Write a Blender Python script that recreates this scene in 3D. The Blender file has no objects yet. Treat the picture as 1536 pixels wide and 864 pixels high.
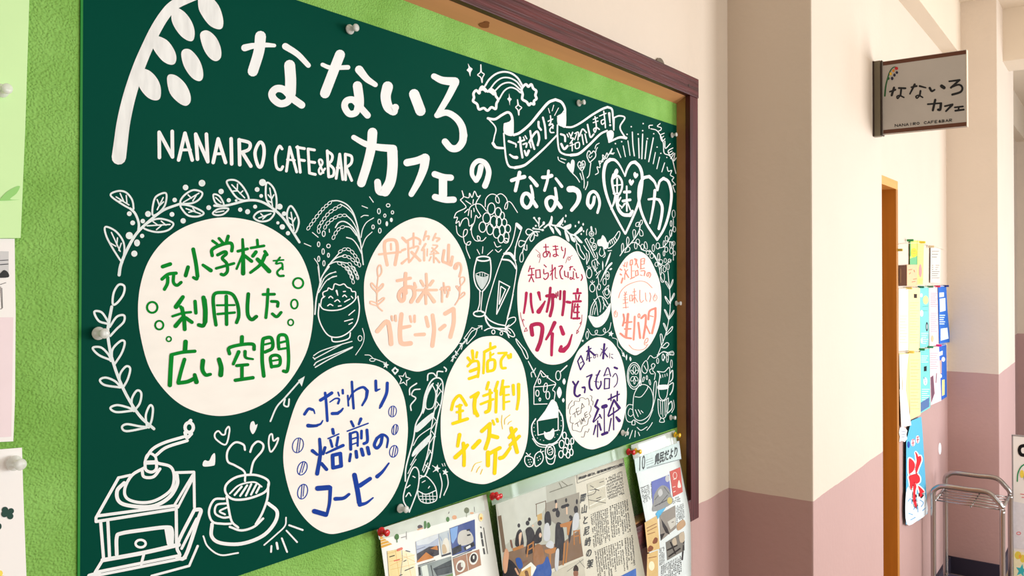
import bpy, bmesh, math, random
from mathutils import Vector
from mathutils.geometry import tessellate_polygon
random.seed(7)
S = bpy.context.scene
COL = S.collection

# ------------------------------------------------------------------ camera
FPX, YAW, PIT, CY = 1240.36, math.radians(36.651), math.radians(0.595), 399.56
CAM = Vector((0.0, 0.0, 1.61))
cd = bpy.data.cameras.new('camera'); cam = bpy.data.objects.new('camera', cd); COL.objects.link(cam)
cd.sensor_width = 36.0; cd.sensor_fit = 'HORIZONTAL'
cd.lens = FPX / 1536 * 36.0
cd.shift_y = -(432 - CY) / 1536
cd.clip_start = 0.02
cam.location = CAM
cam.rotation_euler = (math.pi / 2 + PIT, 0, YAW - math.pi / 2)
S.camera = cam

# ------------------------------------------------------------------ light, exposure
S.view_settings.view_transform = 'Standard'
S.view_settings.look = 'None'
S.view_settings.exposure = 0.0
S.view_settings.gamma = 1.0
S.view_settings.use_curve_mapping = False
wd = bpy.data.worlds.new('world'); S.world = wd; wd.use_nodes = True
wd.node_tree.nodes['Background'].inputs[0].default_value = (1.0, 0.90, 0.77, 1)
wd.node_tree.nodes['Background'].inputs[1].default_value = 0.5

def area(name, loc, target, sx, sy, power, col):
    l = bpy.data.lights.new(name, 'AREA'); l.shape = 'RECTANGLE'; l.size = sx; l.size_y = sy
    l.energy = power; l.color = col
    o = bpy.data.objects.new(name, l); COL.objects.link(o); o.location = loc
    o.rotation_euler = (Vector(target) - Vector(loc)).to_track_quat('-Z', 'Y').to_euler()
    return o
area('corridor_window_light', (3.6, -2.6, 1.5), (2.6, 0.8, 1.2), 1.2, 1.4, 92, (0.97, 0.985, 1.0))
area('far_window_light', (6.2, -1.9, 1.4), (4.9, 0.8, 1.3), 2.2, 1.8, 80, (0.86, 0.93, 1.0))
area('near_window_light', (1.3, -2.5, 1.6), (0.5, 0.8, 1.35), 1.6, 1.5, 40, (0.96, 1.0, 1.0))

# ------------------------------------------------------------------ helpers
_f = Vector((math.cos(YAW) * math.cos(PIT), math.sin(YAW) * math.cos(PIT), math.sin(PIT)))
_r = _f.cross(Vector((0, 0, 1))).normalized(); _u = _r.cross(_f)
def ray(px, py): return _f + _r * ((px - 768) / FPX) + _u * ((CY - py) / FPX)
def atY(px, py, y):                      # photo pixel -> point of the plane y
    d = ray(px, py); return CAM + d * (y / d.y)
def atX(px, py, x):
    d = ray(px, py); return CAM + d * (x / d.x)
def lin(c):
    return tuple(((v / 255) / 12.92 if v / 255 <= 0.04045 else ((v / 255 + 0.055) / 1.055) ** 2.4) for v in c) + (1.0,)

_mats = {}
def mat(name, rgb, rough=0.6, spec=0.35, metal=0.0, var=0.0, vscale=(20, 20, 20), bump=0.0, bscale=(200, 200, 200), coat=0.0):
    if name in _mats: return _mats[name]
    m = bpy.data.materials.new(name); m.use_nodes = True; n = m.node_tree.nodes; L = m.node_tree.links
    b = n['Principled BSDF']; b.inputs['Base Color'].default_value = lin(rgb)
    b.inputs['Roughness'].default_value = rough; b.inputs['Metallic'].default_value = metal
    b.inputs['Specular IOR Level'].default_value = spec
    if coat: b.inputs['Coat Weight'].default_value = coat; b.inputs['Coat Roughness'].default_value = 0.15
    if var or bump:
        g = n.new('ShaderNodeNewGeometry')
        def noise(sc, det):
            mp = n.new('ShaderNodeMapping'); mp.inputs['Scale'].default_value = sc
            L.new(g.outputs['Position'], mp.inputs['Vector'])
            t = n.new('ShaderNodeTexNoise'); t.inputs['Scale'].default_value = 1.0; t.inputs['Detail'].default_value = det
            L.new(mp.outputs['Vector'], t.inputs['Vector']); return t
    if var:
        t = noise(vscale, 4)
        cr = n.new('ShaderNodeValToRGB')
        c = lin(rgb)
        cr.color_ramp.elements[0].position = 0.3; cr.color_ramp.elements[1].position = 0.7
        cr.color_ramp.elements[0].color = tuple(max(0, v * (1 - var)) for v in c[:3]) + (1,)
        cr.color_ramp.elements[1].color = tuple(min(1, v * (1 + var * .6)) for v in c[:3]) + (1,)
        L.new(t.outputs['Fac'], cr.inputs['Fac']); L.new(cr.outputs['Color'], b.inputs['Base Color'])
    if bump:
        t = noise(bscale, 3); bp = n.new('ShaderNodeBump'); bp.inputs['Strength'].default_value = bump
        bp.inputs['Distance'].default_value = 0.002
        L.new(t.outputs['Fac'], bp.inputs['Height']); L.new(bp.outputs['Normal'], b.inputs['Normal'])
    _mats[name] = m
    return m

ORG = {}
def org(o):
    v = Vector((0, 0, 0))
    while o is not None: v = v + Vector(o.location); o = o.parent
    return v
def tag(o, label=None, cat=None, group=None, kind=None):
    if label: o['label'] = label
    if cat: o['category'] = cat
    if group: o['group'] = group
    if kind: o['kind'] = kind
    return o
def thing(name, label, cat, loc=(0, 0, 0), group=None):
    o = bpy.data.objects.new(name, None); o.empty_display_size = 0.02; COL.objects.link(o); o.location = loc
    return tag(o, label, cat, group)
def build(name, verts, faces, m, parent=None, smooth=False, fmats=None, loc=None):
    me = bpy.data.meshes.new(name)
    o = bpy.data.objects.new(name, me); COL.objects.link(o)
    if parent is not None: o.parent = parent
    if loc is not None: o.location = loc
    base = org(o)
    me.from_pydata([Vector(v) - base for v in verts], [], faces)
    for k in (m if isinstance(m, (list, tuple)) else [m]): me.materials.append(k)
    if fmats:
        for p, i in zip(me.polygons, fmats): p.material_index = i
    if smooth:
        for p in me.polygons: p.use_smooth = True
    me.update()
    return o
class MB:
    def __init__(s): s.v = []; s.f = []; s.m = []
    def add(s, v, f, mi=0):
        n = len(s.v); s.v += [Vector(a) for a in v]; s.f += [tuple(i + n for i in q) for q in f]; s.m += [mi] * len(f); return s
    def box(s, a, b, mi=0, bev=0.0):
        x0, x1 = sorted((a[0], b[0])); y0, y1 = sorted((a[1], b[1])); z0, z1 = sorted((a[2], b[2]))
        if bev <= 0:
            v = [(x, y, z) for x in (x0, x1) for y in (y0, y1) for z in (z0, z1)]
            return s.add(v, [(0, 1, 3, 2), (4, 6, 7, 5), (0, 4, 5, 1), (2, 3, 7, 6), (0, 2, 6, 4), (1, 5, 7, 3)], mi)
        bm = bmesh.new(); bmesh.ops.create_cube(bm, size=1)
        for q in bm.verts: q.co = Vector(((x0 + x1) / 2 + q.co.x * (x1 - x0), (y0 + y1) / 2 + q.co.y * (y1 - y0), (z0 + z1) / 2 + q.co.z * (z1 - z0)))
        bmesh.ops.bevel(bm, geom=bm.edges[:], offset=bev, segments=2, affect='EDGES', profile=0.6)
        bm.verts.index_update()
        s.add([q.co.copy() for q in bm.verts], [tuple(q.index for q in f.verts) for f in bm.faces], mi); bm.free(); return s
    def tube(s, pts, r, mi=0, seg=10, cap=True, closed=False):
        pts = [Vector(p) for p in pts]; n = len(pts); rings = []
        up = Vector((0.13, 0.27, 0.95))
        for i, p in enumerate(pts):
            a = pts[(i - 1) % n] if (closed or i > 0) else p; b = pts[(i + 1) % n] if (closed or i < n - 1) else p
            t = (b - a).normalized(); e = t.cross(up)
            if e.length < 0.05: e = t.cross(Vector((1, 0, 0)))
            e.normalize(); g = t.cross(e).normalized()
            rr = r[i] if isinstance(r, (list, tuple)) else r
            rings.append([p + (e * math.cos(2 * math.pi * k / seg) + g * math.sin(2 * math.pi * k / seg)) * rr for k in range(seg)])
        v = [q for R in rings for q in R]; f = []
        for i in range(n if closed else n - 1):
            j = (i + 1) % n
            for k in range(seg): f.append((i * seg + k, i * seg + (k + 1) % seg, j * seg + (k + 1) % seg, j * seg + k))
        if cap and not closed: f += [tuple(range(seg))[::-1], tuple((n - 1) * seg + k for k in range(seg))]
        return s.add(v, f, mi)
    def lathe(s, prof, origin, axis, mi=0, seg=24):     # prof: (radius, height) along axis
        ax = Vector(axis).normalized(); e = ax.orthogonal().normalized(); g = ax.cross(e)
        v = [Vector(origin) + ax * h + (e * math.cos(2 * math.pi * k / seg) + g * math.sin(2 * math.pi * k / seg)) * r for r, h in prof for k in range(seg)]
        f = []
        for i in range(len(prof) - 1):
            for k in range(seg): f.append((i * seg + k, i * seg + (k + 1) % seg, (i + 1) * seg + (k + 1) % seg, (i + 1) * seg + k))
        f += [tuple(range(seg))[::-1], tuple((len(prof) - 1) * seg + k for k in range(seg))]
        return s.add(v, f, mi)
    def out(s, name, m, parent=None, smooth=False, loc=None):
        return build(name, s.v, s.f, m, parent, smooth, s.m, loc)

# ---- brush strokes traced on a flat surface
VIEW = dict(P=(0, 0, 1), A=(0, 0, 4), B=(340, 0, 4), C=(680, 0, 4), D=(0, 200, 4), E=(340, 200, 4), F=(680, 200, 4), G=(0, 400, 4), J=(0, 600, 3.273), K=(340, 600, 3.273), L=(680, 600, 3.273), H=(340, 400, 4),
    I=(680, 400, 4), b1=(690, 84, 8), b2=(730, 140, 8), b3=(830, 140, 8), b4=(680, 280, 8), b5=(760, 240, 8), b6=(840, 230, 8),
    b7=(840, 310, 8), b8=(690, 370, 8), a=(770, 340, 8.64), b=(770, 430, 7.855), c=(870, 370, 10.167), d=(870, 440, 8.64),
    e=(840, 500, 9.6), f=(840, 580, 8.64), g=(920, 510, 5.76), h=(780, 520, 4.8), i=(660, 500, 7.2), j=(660, 600, 6.646),
    k=(540, 320, 7.2), l=(540, 430, 6.646), m=(440, 290, 6.646), n=(440, 400, 5.4), o=(580, 540, 3.757), p=(690, 440, 7.2),
    q=(220, 330, 6.144), r=(220, 450, 6.144), s=(420, 560, 7.2), t=(420, 660, 6.171), u=(120, 620, 3.541), v=(290, 570, 3.2),
    w=(130, 400, 3.323), x=(220, 180, 4.8), y=(150, 260, 4.955), z=(930, 300, 8.64), sg=(1300, 60, 5.76), ib=(1340, 610, 4.54),
    fa=(560, 735, 6.7), fb=(730, 690, 4.9655), fc=(850, 660, 4.235))
def smooth_path(p, closed=False, n=6):
    if len(p) < 3: return [Vector(q) for q in p]
    P = [Vector(q) for q in p]; out = []; m = len(P)
    rng = range(m if closed else m - 1)
    for i in rng:
        p0 = P[(i - 1) % m] if (closed or i > 0) else P[0] * 2 - P[1]
        p1 = P[i]; p2 = P[(i + 1) % m]
        p3 = P[(i + 2) % m] if (closed or i + 2 < m) else P[-1] * 2 - P[-2]
        for k in range(n):
            t = k / n
            out.append(0.5 * ((2 * p1) + (p2 - p0) * t + (2 * p0 - 5 * p1 + 4 * p2 - p3) * t * t + (3 * p1 - p0 - 3 * p2 + p3) * t ** 3))
    if not closed: out.append(P[-1])
    return out
def ellipse(cx, cy, rx, ry, deg=0, n=18):
    a = math.radians(deg)
    return [Vector((cx + rx * math.cos(t) * math.cos(a) - ry * math.sin(t) * math.sin(a), cy + rx * math.cos(t) * math.sin(a) + ry * math.sin(t) * math.cos(a))) for t in (2 * math.pi * k / n for k in range(n))]
class Paint:
    def __init__(s): s.polys = []                        # closed outlines in photo pixels, or strips
    def strip(s, pts, w0, w1, closed=False):
        n = len(pts)
        if n < 2: return
        Lf, Rt = [], []
        for i, p in enumerate(pts):
            a = pts[(i - 1) % n] if (closed or i > 0) else p; b = pts[(i + 1) % n] if (closed or i < n - 1) else p
            t = b - a
            if t.length < 1e-6: t = Vector((1, 0))
            t.normalize(); k = i / (n - 1); h = (w0 + (w1 - w0) * k) / 2; nn = Vector((-t.y, t.x)) * h
            Lf.append(p + nn); Rt.append(p - nn)
        v = Lf + Rt; f = [(i, i + 1, n + i + 1, n + i) for i in range(n - 1)]
        if closed: f.append((n - 1, 0, n, 2 * n - 1))
        else:
            for (c, dirv, r, A, B) in ((pts[0], pts[0] - pts[1], w0 / 2, 0, n), (pts[-1], pts[-1] - pts[-2], w1 / 2, n - 1, 2 * n - 1)):
                if dirv.length < 1e-6: continue
                d = dirv.normalized(); nn = v[A] - c; ids = [A]
                for k in range(1, 6):
                    a = math.pi * k / 6; v.append(c + nn * math.cos(a) + d * (r * math.sin(a))); ids.append(len(v) - 1)
                ids.append(B); f.append(tuple(ids))
        s.polys.append((v, f))
    def fill(s, pts):
        tri = tessellate_polygon([[Vector((p.x, p.y, 0)) for p in pts]])
        s.polys.append((list(pts), [tuple(t) for t in tri]))
    def draw(s, key, w, text):
        ox, oy, sc = VIEW[key]; T = lambda x, y: Vector((ox + x / sc, oy + y / sc))
        for seg in text.split('|'):
            tk = seg.split(); flags = [q for q in tk if q[0].isalpha()]; num = [float(q) for q in tk if not q[0].isalpha()]
            ww = (w, w)
            for q in flags:
                if q[0] == 'w':
                    z = [float(t) for t in q[1:].split(':')]; ww = (z[0], z[-1])
            w0, w1 = ww[0] / sc, ww[1] / sc
            if 'o' in flags or 'd' in flags:
                rx = num[2]; ry = num[3] if len(num) > 3 else rx
                e = [T(q.x, q.y) for q in ellipse(num[0], num[1], rx, ry, num[4] if len(num) > 4 else 0)]
                if 'd' in flags: s.fill(e)
                else: s.strip(e, w0, w0, True)
                continue
            if 'star' in flags:
                cx, cy, r = num[:3]
                pp = [T(cx + (r if k % 2 == 0 else r * .45) * math.sin(math.pi * k / 5 + .2), cy - 1.15 * (r if k % 2 == 0 else r * .45) * math.cos(math.pi * k / 5 + .2)) for k in range(10)]
                if 'f' in flags: s.fill(pp)
                else: s.strip(pp, w0, w0, True)
                continue
            pts = [T(num[k], num[k + 1]) for k in range(0, len(num) - 1, 2)]
            if 'k' in flags:                              # a chain of little grains along a path
                path = smooth_path(pts, False, 12); gl = 50 / sc * (ww[0] / 8); acc = 0; last = path[0]
                for q in path[1:]:
                    d = q - last
                    if d.length >= gl:
                        c = (q + last) / 2; a = math.degrees(math.atan2(d.y, d.x))
                        s.strip(ellipse(c.x, c.y, d.length * .5, d.length * .3, a, 12), w0, w0, True); last = q
                continue
            if 'f' in flags: s.fill(pts if 'l' in flags else smooth_path(pts, True, 4)); continue
            if 'l' in flags:
                if 'c' in flags: pts.append(pts[0])
                for a, b in zip(pts, pts[1:]): s.strip([a, b], w0, w1)
                continue
            s.strip(smooth_path(pts, 'c' in flags), w0, w1, 'c' in flags)
        return s
    def out(s, name, m, parent, fn, loc=None):           # fn(px, py, layer) -> 3D point
        V, F = [], []
        for i, (v, f) in enumerate(s.polys):
            n = len(V); V += [fn(p.x, p.y, (i % 60) * 5e-6 + j * 2e-7) for j, p in enumerate(v)]; F += [tuple(k + n for k in q) for q in f]
        return build(name, V, F, m, parent, loc=loc)
def paint(name, m, parent, fn, *rows):
    p = Paint()
    for key, w, text in rows: p.draw(key, w, text)
    return p.out(name, m, parent, fn)
# ------------------------------------------------------------------ the room
WY = 0.7875                    # plane of the plaster wall that carries the board
WZ = 1.088                     # top of the painted dado
def wall_mat(name, upper, lower, bump=0.25):
    m = bpy.data.materials.new(name); m.use_nodes = True; n = m.node_tree.nodes; L = m.node_tree.links; b = n['Principled BSDF']
    b.inputs['Roughness'].default_value = 0.62; b.inputs['Specular IOR Level'].default_value = 0.25
    g = n.new('ShaderNodeNewGeometry'); sp = n.new('ShaderNodeSeparateXYZ'); L.new(g.outputs['Position'], sp.inputs[0])
    nz = n.new('ShaderNodeTexNoise'); nz.inputs['Scale'].default_value = 9; nz.inputs['Detail'].default_value = 3
    L.new(g.outputs['Position'], nz.inputs['Vector'])
    ma = n.new('ShaderNodeMath'); ma.operation = 'MULTIPLY_ADD'; ma.inputs[1].default_value = 0.008; L.new(nz.outputs['Fac'], ma.inputs[0]); L.new(sp.outputs['Z'], ma.inputs[2])
    gt = n.new('ShaderNodeMath'); gt.operation = 'GREATER_THAN'; gt.inputs[1].default_value = WZ + 0.004; L.new(ma.outputs[0], gt.inputs[0])
    mx = n.new('ShaderNodeMix'); mx.data_type = 'RGBA'; mx.inputs['A'].default_value = lin(lower); mx.inputs['B'].default_value = lin(upper)
    L.new(gt.outputs[0], mx.inputs['Factor'])
    n2 = n.new('ShaderNodeTexNoise'); n2.inputs['Scale'].default_value = 3.5; n2.inputs['Detail'].default_value = 5; L.new(g.outputs['Position'], n2.inputs['Vector'])
    hs = n.new('ShaderNodeHueSaturation'); mv = n.new('ShaderNodeMath'); mv.operation = 'MULTIPLY_ADD'; mv.inputs[1].default_value = 0.10; mv.inputs[2].default_value = 0.95
    L.new(n2.outputs['Fac'], mv.inputs[0]); L.new(mv.outputs[0], hs.inputs['Value']); L.new(mx.outputs['Result'], hs.inputs['Color']); L.new(hs.outputs['Color'], b.inputs['Base Color'])
    n3 = n.new('ShaderNodeTexNoise'); n3.inputs['Scale'].default_value = 55; n3.inputs['Detail'].default_value = 6; L.new(g.outputs['Position'], n3.inputs['Vector'])
    bp = n.new('ShaderNodeBump'); bp.inputs['Strength'].default_value = bump; bp.inputs['Distance'].default_value = 0.004
    L.new(n3.outputs['Fac'], bp.inputs['Height']); L.new(bp.outputs['Normal'], b.inputs['Normal'])
    return m
PLASTER = wall_mat('plaster_two_tone', (220, 206, 190), (188, 155, 150))
CEIL = mat('ceiling_paint', (226, 212, 192), 0.8, 0.2, var=0.04, vscale=(2, 2, 2))
FLOOR = mat('floor_boards', (158, 134, 112), 0.5, 0.3, var=0.12, vscale=(1.2, 14, 1))
ORANGE = mat('orange_varnished_wood', (182, 120, 40), 0.45, 0.4, var=0.10, vscale=(60, 60, 3))
def struct(name, mb, m): return tag(mb.out(name, m), kind='structure')

dF = atY(1345.5, 600, WY - 0.014)                 # far jamb of the doorway, front corner
DX1, DX0 = dF.x, dF.x - 0.98
DZ = atY(1345, 284, WY - 0.014).z                 # underside of the door head
w = MB(); w.box((-3.0, WY, 0), (DX0 - 0.03, WY + 0.15, 3.2)); w.box((DX0 - 0.03, WY, DZ + 0.03), (DX1 + 0.03, WY + 0.15, 3.2)); w.box((DX1 + 0.03, WY, 0), (12.0, WY + 0.15, 3.2))
struct('wall_back', w, PLASTER)
def pillar(name, x0, x1, y): 
    m = MB(); m.box((x0, y, 0), (x1, WY + 0.02, 3.2), 0, 0.004); return struct(name, m, PLASTER)
PX0 = atY(1218.6, 411, 0.584).x; PX1 = atY(1323.6, 411, 0.584).x
pillar('pillar', PX0, PX1, 0.584)
QX0 = atY(1497.5, 411, 0.5445).x
pillar('pillar', QX0, QX0 + 0.78, 0.5445)
pillar('pillar', QX0 + 3.6, QX0 + 4.4, 0.5445)
m = MB(); m.box((-3.0, WY - 0.072, 2.80), (PX0, WY + 0.01, 3.2)); m.box((PX1, WY - 0.072, 2.80), (QX0, WY + 0.01, 3.2)); m.box((QX0 + 0.78, WY - 0.072, 2.80), (12, WY + 0.01, 3.2))
struct('ceiling_beam', m, CEIL)
for k, x in enumerate((PX0 + 0.2, QX0 + 0.26, QX0 + 3.9)):
    m = MB(); m.box((x, -2.6, 2.79), (x + 0.28, 0.60, 3.2), 0, 0.004); struct('ceiling_beam', m, CEIL)
m = MB(); m.box((-3.0, -2.7, 3.08), (12, WY + 0.1, 3.2)); struct('ceiling', m, CEIL)
m = MB(); m.box((-3.0, -2.7, -0.1), (12, WY + 0.1, 0)); struct('floor', m, FLOOR)
m = MB(); m.box((12, -2.7, 0), (12.1, WY + 0.1, 3.2)); struct('wall_far', m, PLASTER)
m = MB(); m.box((-3.0, -2.8, 0), (12, -2.7, 0.85)); m.box((-3.0, -2.8, 2.35), (12, -2.7, 3.2)); struct('wall_right', m, PLASTER)
BASE = mat('dark_skirting', (44, 40, 58), 0.6)
m = MB(); m.box((DX1 + 0.09, WY - 0.014, 0), (QX0, WY, 0.09)); m.box((QX0 - 0.012, 0.533, 0), (QX0, WY, 0.09)); m.box((QX0 - 0.012, 0.533, 0), (QX0 + 0.78, 0.5445, 0.09)); struct('baseboard_back', m, BASE)
m = MB(); m.box((PX1, WY - 0.014, 0), (DX0 - 0.07, WY, 0.09)); m.box((-3, WY - 0.014, 0), (PX0, WY, 0.09)); m.box((PX0 - 0.012, 0.572, 0), (PX1, 0.584, 0.09)); struct('baseboard_left', m, BASE)

# doorway with varnished frame
door = thing('door_1', 'orange varnished wooden doorway frame between the near pillar and the flyers', 'doorway', ((DX0 + DX1) / 2, WY, 0)); door['kind'] = 'structure'
m = MB(); m.box((DX1, WY - 0.014, 0), (DX1 + 0.035, WY + 0.15, DZ)); m.box((DX0 - 0.035, WY - 0.014, 0), (DX0, WY + 0.15, DZ)); m.out('door_jamb', ORANGE, door)
m = MB(); m.box((DX0 - 0.035, WY - 0.014, DZ), (DX1 + 0.035, WY + 0.15, DZ + 0.035)); m.out('door_head', mat('pale_varnished_wood', (226, 172, 96), 0.45, var=0.08, vscale=(4, 60, 60)), door)
m = MB(); m.box((DX0, WY + 0.07, 0.01), (DX1, WY + 0.105, DZ)); m.out('door_panel', ORANGE, door)
m = MB(); m.lathe([(0.022, 0), (0.026, 0.004), (0.018, 0.006), (0.016, 0.002)], (DX0 + 0.08, WY + 0.07, 0.95), (0, -1, 0)); m.out('finger_pull', mat('dull_brass', (150, 120, 70), 0.4, metal=0.8), door)

# ------------------------------------------------------------------ bulletin board
FY = 0.7475; CY_ = 0.781                           # frame face, cloth face
BROWN = mat('dark_brown_stained_wood', (88, 36, 38), 0.45, 0.3, var=0.6, vscale=(5, 90, 130), bump=0.5, bscale=(8, 120, 260))
BROWNV = mat('dark_brown_stained_upright', (86, 34, 37), 0.45, 0.3, var=0.45, vscale=(110, 90, 6), bump=0.5, bscale=(220, 120, 10))
TAN = mat('tan_bare_wood', (196, 140, 92), 0.6, 0.3, var=0.10, vscale=(3, 40, 40))
xR = atY(1047.6, 411, FY).x; zT = atY(1047.6, 119.5, FY).z; zB = atY(1047, 777, FY).z
xI = atY(1036, 411, FY).x; zI = atY(1000, 128.5, FY).z; zL = atY(1000, 133, FY + 0.0115).z
cxR = atY(1015.5, 400, CY_).x; czT = atY(1015.3, 156, CY_).z
XL = -0.75
RW = xR - xI
board = thing('bulletin_board', 'large wooden-framed bulletin board lined with bright green cloth on the cream wall', 'bulletin board', (0.6, WY, zB))
LF = FY + 0.0115                                   # a thin front lip, the tan liner a little behind it
m = MB(); m.box((XL, FY - 0.0015, zI), (xR + 0.0008, LF, zT), 0, 0.0012); m.box((XL, LF - 0.001, zL + 0.012), (xR, WY, zT - 0.001)); m.out('top_rail', BROWN, board)
m = MB(); m.box((XL, FY, zB), (xI, LF, zB + 0.047), 0, 0.0012); m.box((XL, LF - 0.001, zB), (xI, WY, zB + 0.036)); m.out('bottom_rail', BROWN, board)
m = MB(); m.box((xI, FY, zB), (xR, LF, zI), 0, 0.0012); m.box((cxR + 0.014, LF - 0.001, zB), (xR, WY, zI)); m.out('side_rail', BROWNV, board)
m = MB(); m.add([(x, y, z) for x in (XL, cxR + 0.002) for y, z in ((CY_ + .004, czT - .002), (LF - .0005, zL), (LF - .0005, zL + .012), (CY_ + .004, zL + .012))], [(0, 1, 5, 4), (1, 2, 6, 5), (2, 3, 7, 6), (3, 0, 4, 7), (0, 3, 2, 1), (4, 5, 6, 7)]); m.box((cxR, LF - 0.0005, zB + 0.036), (cxR + 0.014, CY_ + 0.004, zL + .01)); m.box((XL, LF - 0.0005, zB + 0.036), (cxR, CY_ + 0.004, zB + 0.05))
m.out('inner_liner', TAN, board)
# brown knot on the liner's underside
m = MB(); kp = Vector((atY(726, 37, CY_ - 0.008).x, CY_ - 0.010, czT + 0.0052))
m.add([kp + Vector((0.010 * math.cos(t) * (1 + .3 * math.sin(3 * t)), 0.006 * math.sin(t), -0.0036 * math.sin(t))) for t in (2 * math.pi * k / 14 for k in range(14))], [tuple(range(14))]); m.out('wood_knot', mat('knot_brown', (128, 74, 34), 0.6), board)

def cloth_mat():
    mm = mat('green_cloth', (124, 178, 76), 0.75, 0.2); n = mm.node_tree.nodes; L = mm.node_tree.links; b = n['Principled BSDF']
    g = n.new('ShaderNodeNewGeometry')
    nz = n.new('ShaderNodeTexNoise'); nz.inputs['Scale'].default_value = 60; nz.inputs['Detail'].default_value = 2; L.new(g.outputs['Position'], nz.inputs['Vector'])
    va = n.new('ShaderNodeVectorMath'); va.operation = 'MULTIPLY_ADD'; va.inputs[1].default_value = (0.006, 0.006, 0.006); L.new(nz.outputs['Color'], va.inputs[0]); L.new(g.outputs['Position'], va.inputs[2])
    mp = n.new('ShaderNodeMapping'); mp.inputs['Scale'].default_value = (430, 430, 540); mp.inputs['Rotation'].default_value = (0, 0.25, 0); L.new(va.outputs[0], mp.inputs['Vector'])
    vo = n.new('ShaderNodeTexVoronoi'); vo.inputs['Scale'].default_value = 1.0; vo.feature = 'SMOOTH_F1'; L.new(mp.outputs[0], vo.inputs['Vector'])
    bp = n.new('ShaderNodeBump'); bp.inputs['Strength'].default_value = 0.9; bp.inputs['Distance'].default_value = 0.0018; bp.invert = True
    L.new(vo.outputs['Distance'], bp.inputs['Height']); L.new(bp.outputs['Normal'], b.inputs['Normal'])
    fl = n.new('ShaderNodeTexNoise'); fl.inputs['Scale'].default_value = 14; fl.inputs['Detail'].default_value = 6; L.new(g.outputs['Position'], fl.inputs['Vector'])
    cr = n.new('ShaderNodeValToRGB'); e = cr.color_ramp.elements; e[0].position = .35; e[0].color = lin((124, 176, 78)); e[1].position = .7; e[1].color = lin((142, 194, 98))
    L.new(fl.outputs['Fac'], cr.inputs[0]); L.new(cr.outputs[0], b.inputs['Base Color'])
    return mm
m = MB(); m.box((XL, CY_, zB + 0.05), (cxR, WY, czT)); m.out('green_cloth_panel', cloth_mat(), board)
# steel hanging plate screwed behind the top rail
STEEL = mat('dull_steel', (120, 112, 100), 0.4, metal=0.7)
hp = atY(991, 97, WY - 0.004)
m = MB(); m.box((hp.x - 0.022, WY - 0.004, zT - 0.03), (hp.x + 0.022, WY - 0.0005, hp.z - 0.006)); m.lathe([(0.022, 0), (0.022, 0.0035)], (hp.x, WY - 0.004, hp.z - 0.008), (0, 1, 0))
pl = m.out('hanging_plate', STEEL, board)
m = MB(); m.lathe([(0.006, 0), (0.006, 0.0015), (0.003, 0.0022)], (hp.x, WY - 0.004, hp.z - 0.004), (0, -1, 0)); m.out('screw', mat('dark_screw', (70, 62, 55), 0.4, metal=0.7), pl)
m = MB(); sp_ = atY(1033.5, 128, FY - 0.0015); m.lathe([(0.0028, 0), (0.0028, 0.0006)], sp_, (0, -1, 0)); m.out('screw', mat('dark_screw', (70, 62, 55)), board)

# ------------------------------------------------------------------ the painted green poster
SY = CY_ - 0.0016
sxL = atY(122.3, 430, SY).x; sxR = atY(1015.3, 411, SY).x
szT = atY(1014, 188.4, SY).z; szB = atY(1014, 641.6, SY).z
GREEN = mat('dark_green_poster', (0, 68, 54), 0.55, 0.025, var=0.10, vscale=(1.5, 1.5, 2.5))
WHITE = mat('white_chalk_paint', (240, 243, 243), 0.7, 0.1, var=0.05, vscale=(60, 60, 16))
WHITEB = mat('white_chalk_paint_thin', (226, 236, 235), 0.7, 0.1, var=0.10, vscale=(140, 140, 45))
DISC = mat('white_disc_paint', (246, 242, 234), 0.7, 0.1, var=0.035, vscale=(22, 22, 60))
poster = thing('chalk_poster', 'wide dark green poster with white hand-drawn lettering and seven white discs', 'poster', ((sxL + sxR) / 2, SY, szB))
m = MB(); m.box((sxL, SY, szB), (sxR, CY_ - 0.0002, szT)); m.out('green_sheet', GREEN, poster)
m = MB(); m.box((sxL - 0.0022, SY - 0.0001, szB), (sxL, CY_ - 0.0002, szT)); m.out('sheet_edge', mat('bright_green_edge', (12, 128, 36), 0.6), poster)
def onP(off): return lambda px, py, k: atY(px, py, SY - off - k)
L1, L2 = onP(0.0002), onP(0.00045)
# ---- lettering and drawings of the poster (traced brush strokes)
def dr(name, m, *rows): return paint(name, m, poster, L1, *rows)
logo = dr('rice_sprig_logo', mat('white_brushed_paint', (236, 238, 236), 0.7, 0.1, var=0.12, vscale=(150, 150, 30)), ('A', 72, 'w56:86 1260 -60 1150 -20 1045 30 985 95 930 185 885 280 842 380 803 490 768 610 740 740 724 860 713 945|f 1035 60 1060 45 1110 75 1150 130 1168 190 1160 240 1130 245 1085 215 1045 160 1028 110|f 915 230 940 215 1000 240 1040 290 1058 340 1050 380 1020 388 975 365 930 310 910 265|f 830 430 860 412 905 430 945 475 965 530 960 590 925 602 880 580 840 530 825 480|f 1195 -30 1250 -30 1310 30 1338 110 1335 165 1305 175 1255 150 1210 90 1190 40|f 1200 210 1225 183 1260 190 1300 230 1325 290 1325 345 1295 367 1255 345 1220 290|f 1087 325 1105 295 1145 300 1190 350 1215 410 1218 465 1195 487 1150 465 1105 400|f 1002 480 1015 447 1060 455 1110 500 1140 560 1143 610 1115 635 1070 615 1020 560'))
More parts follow.
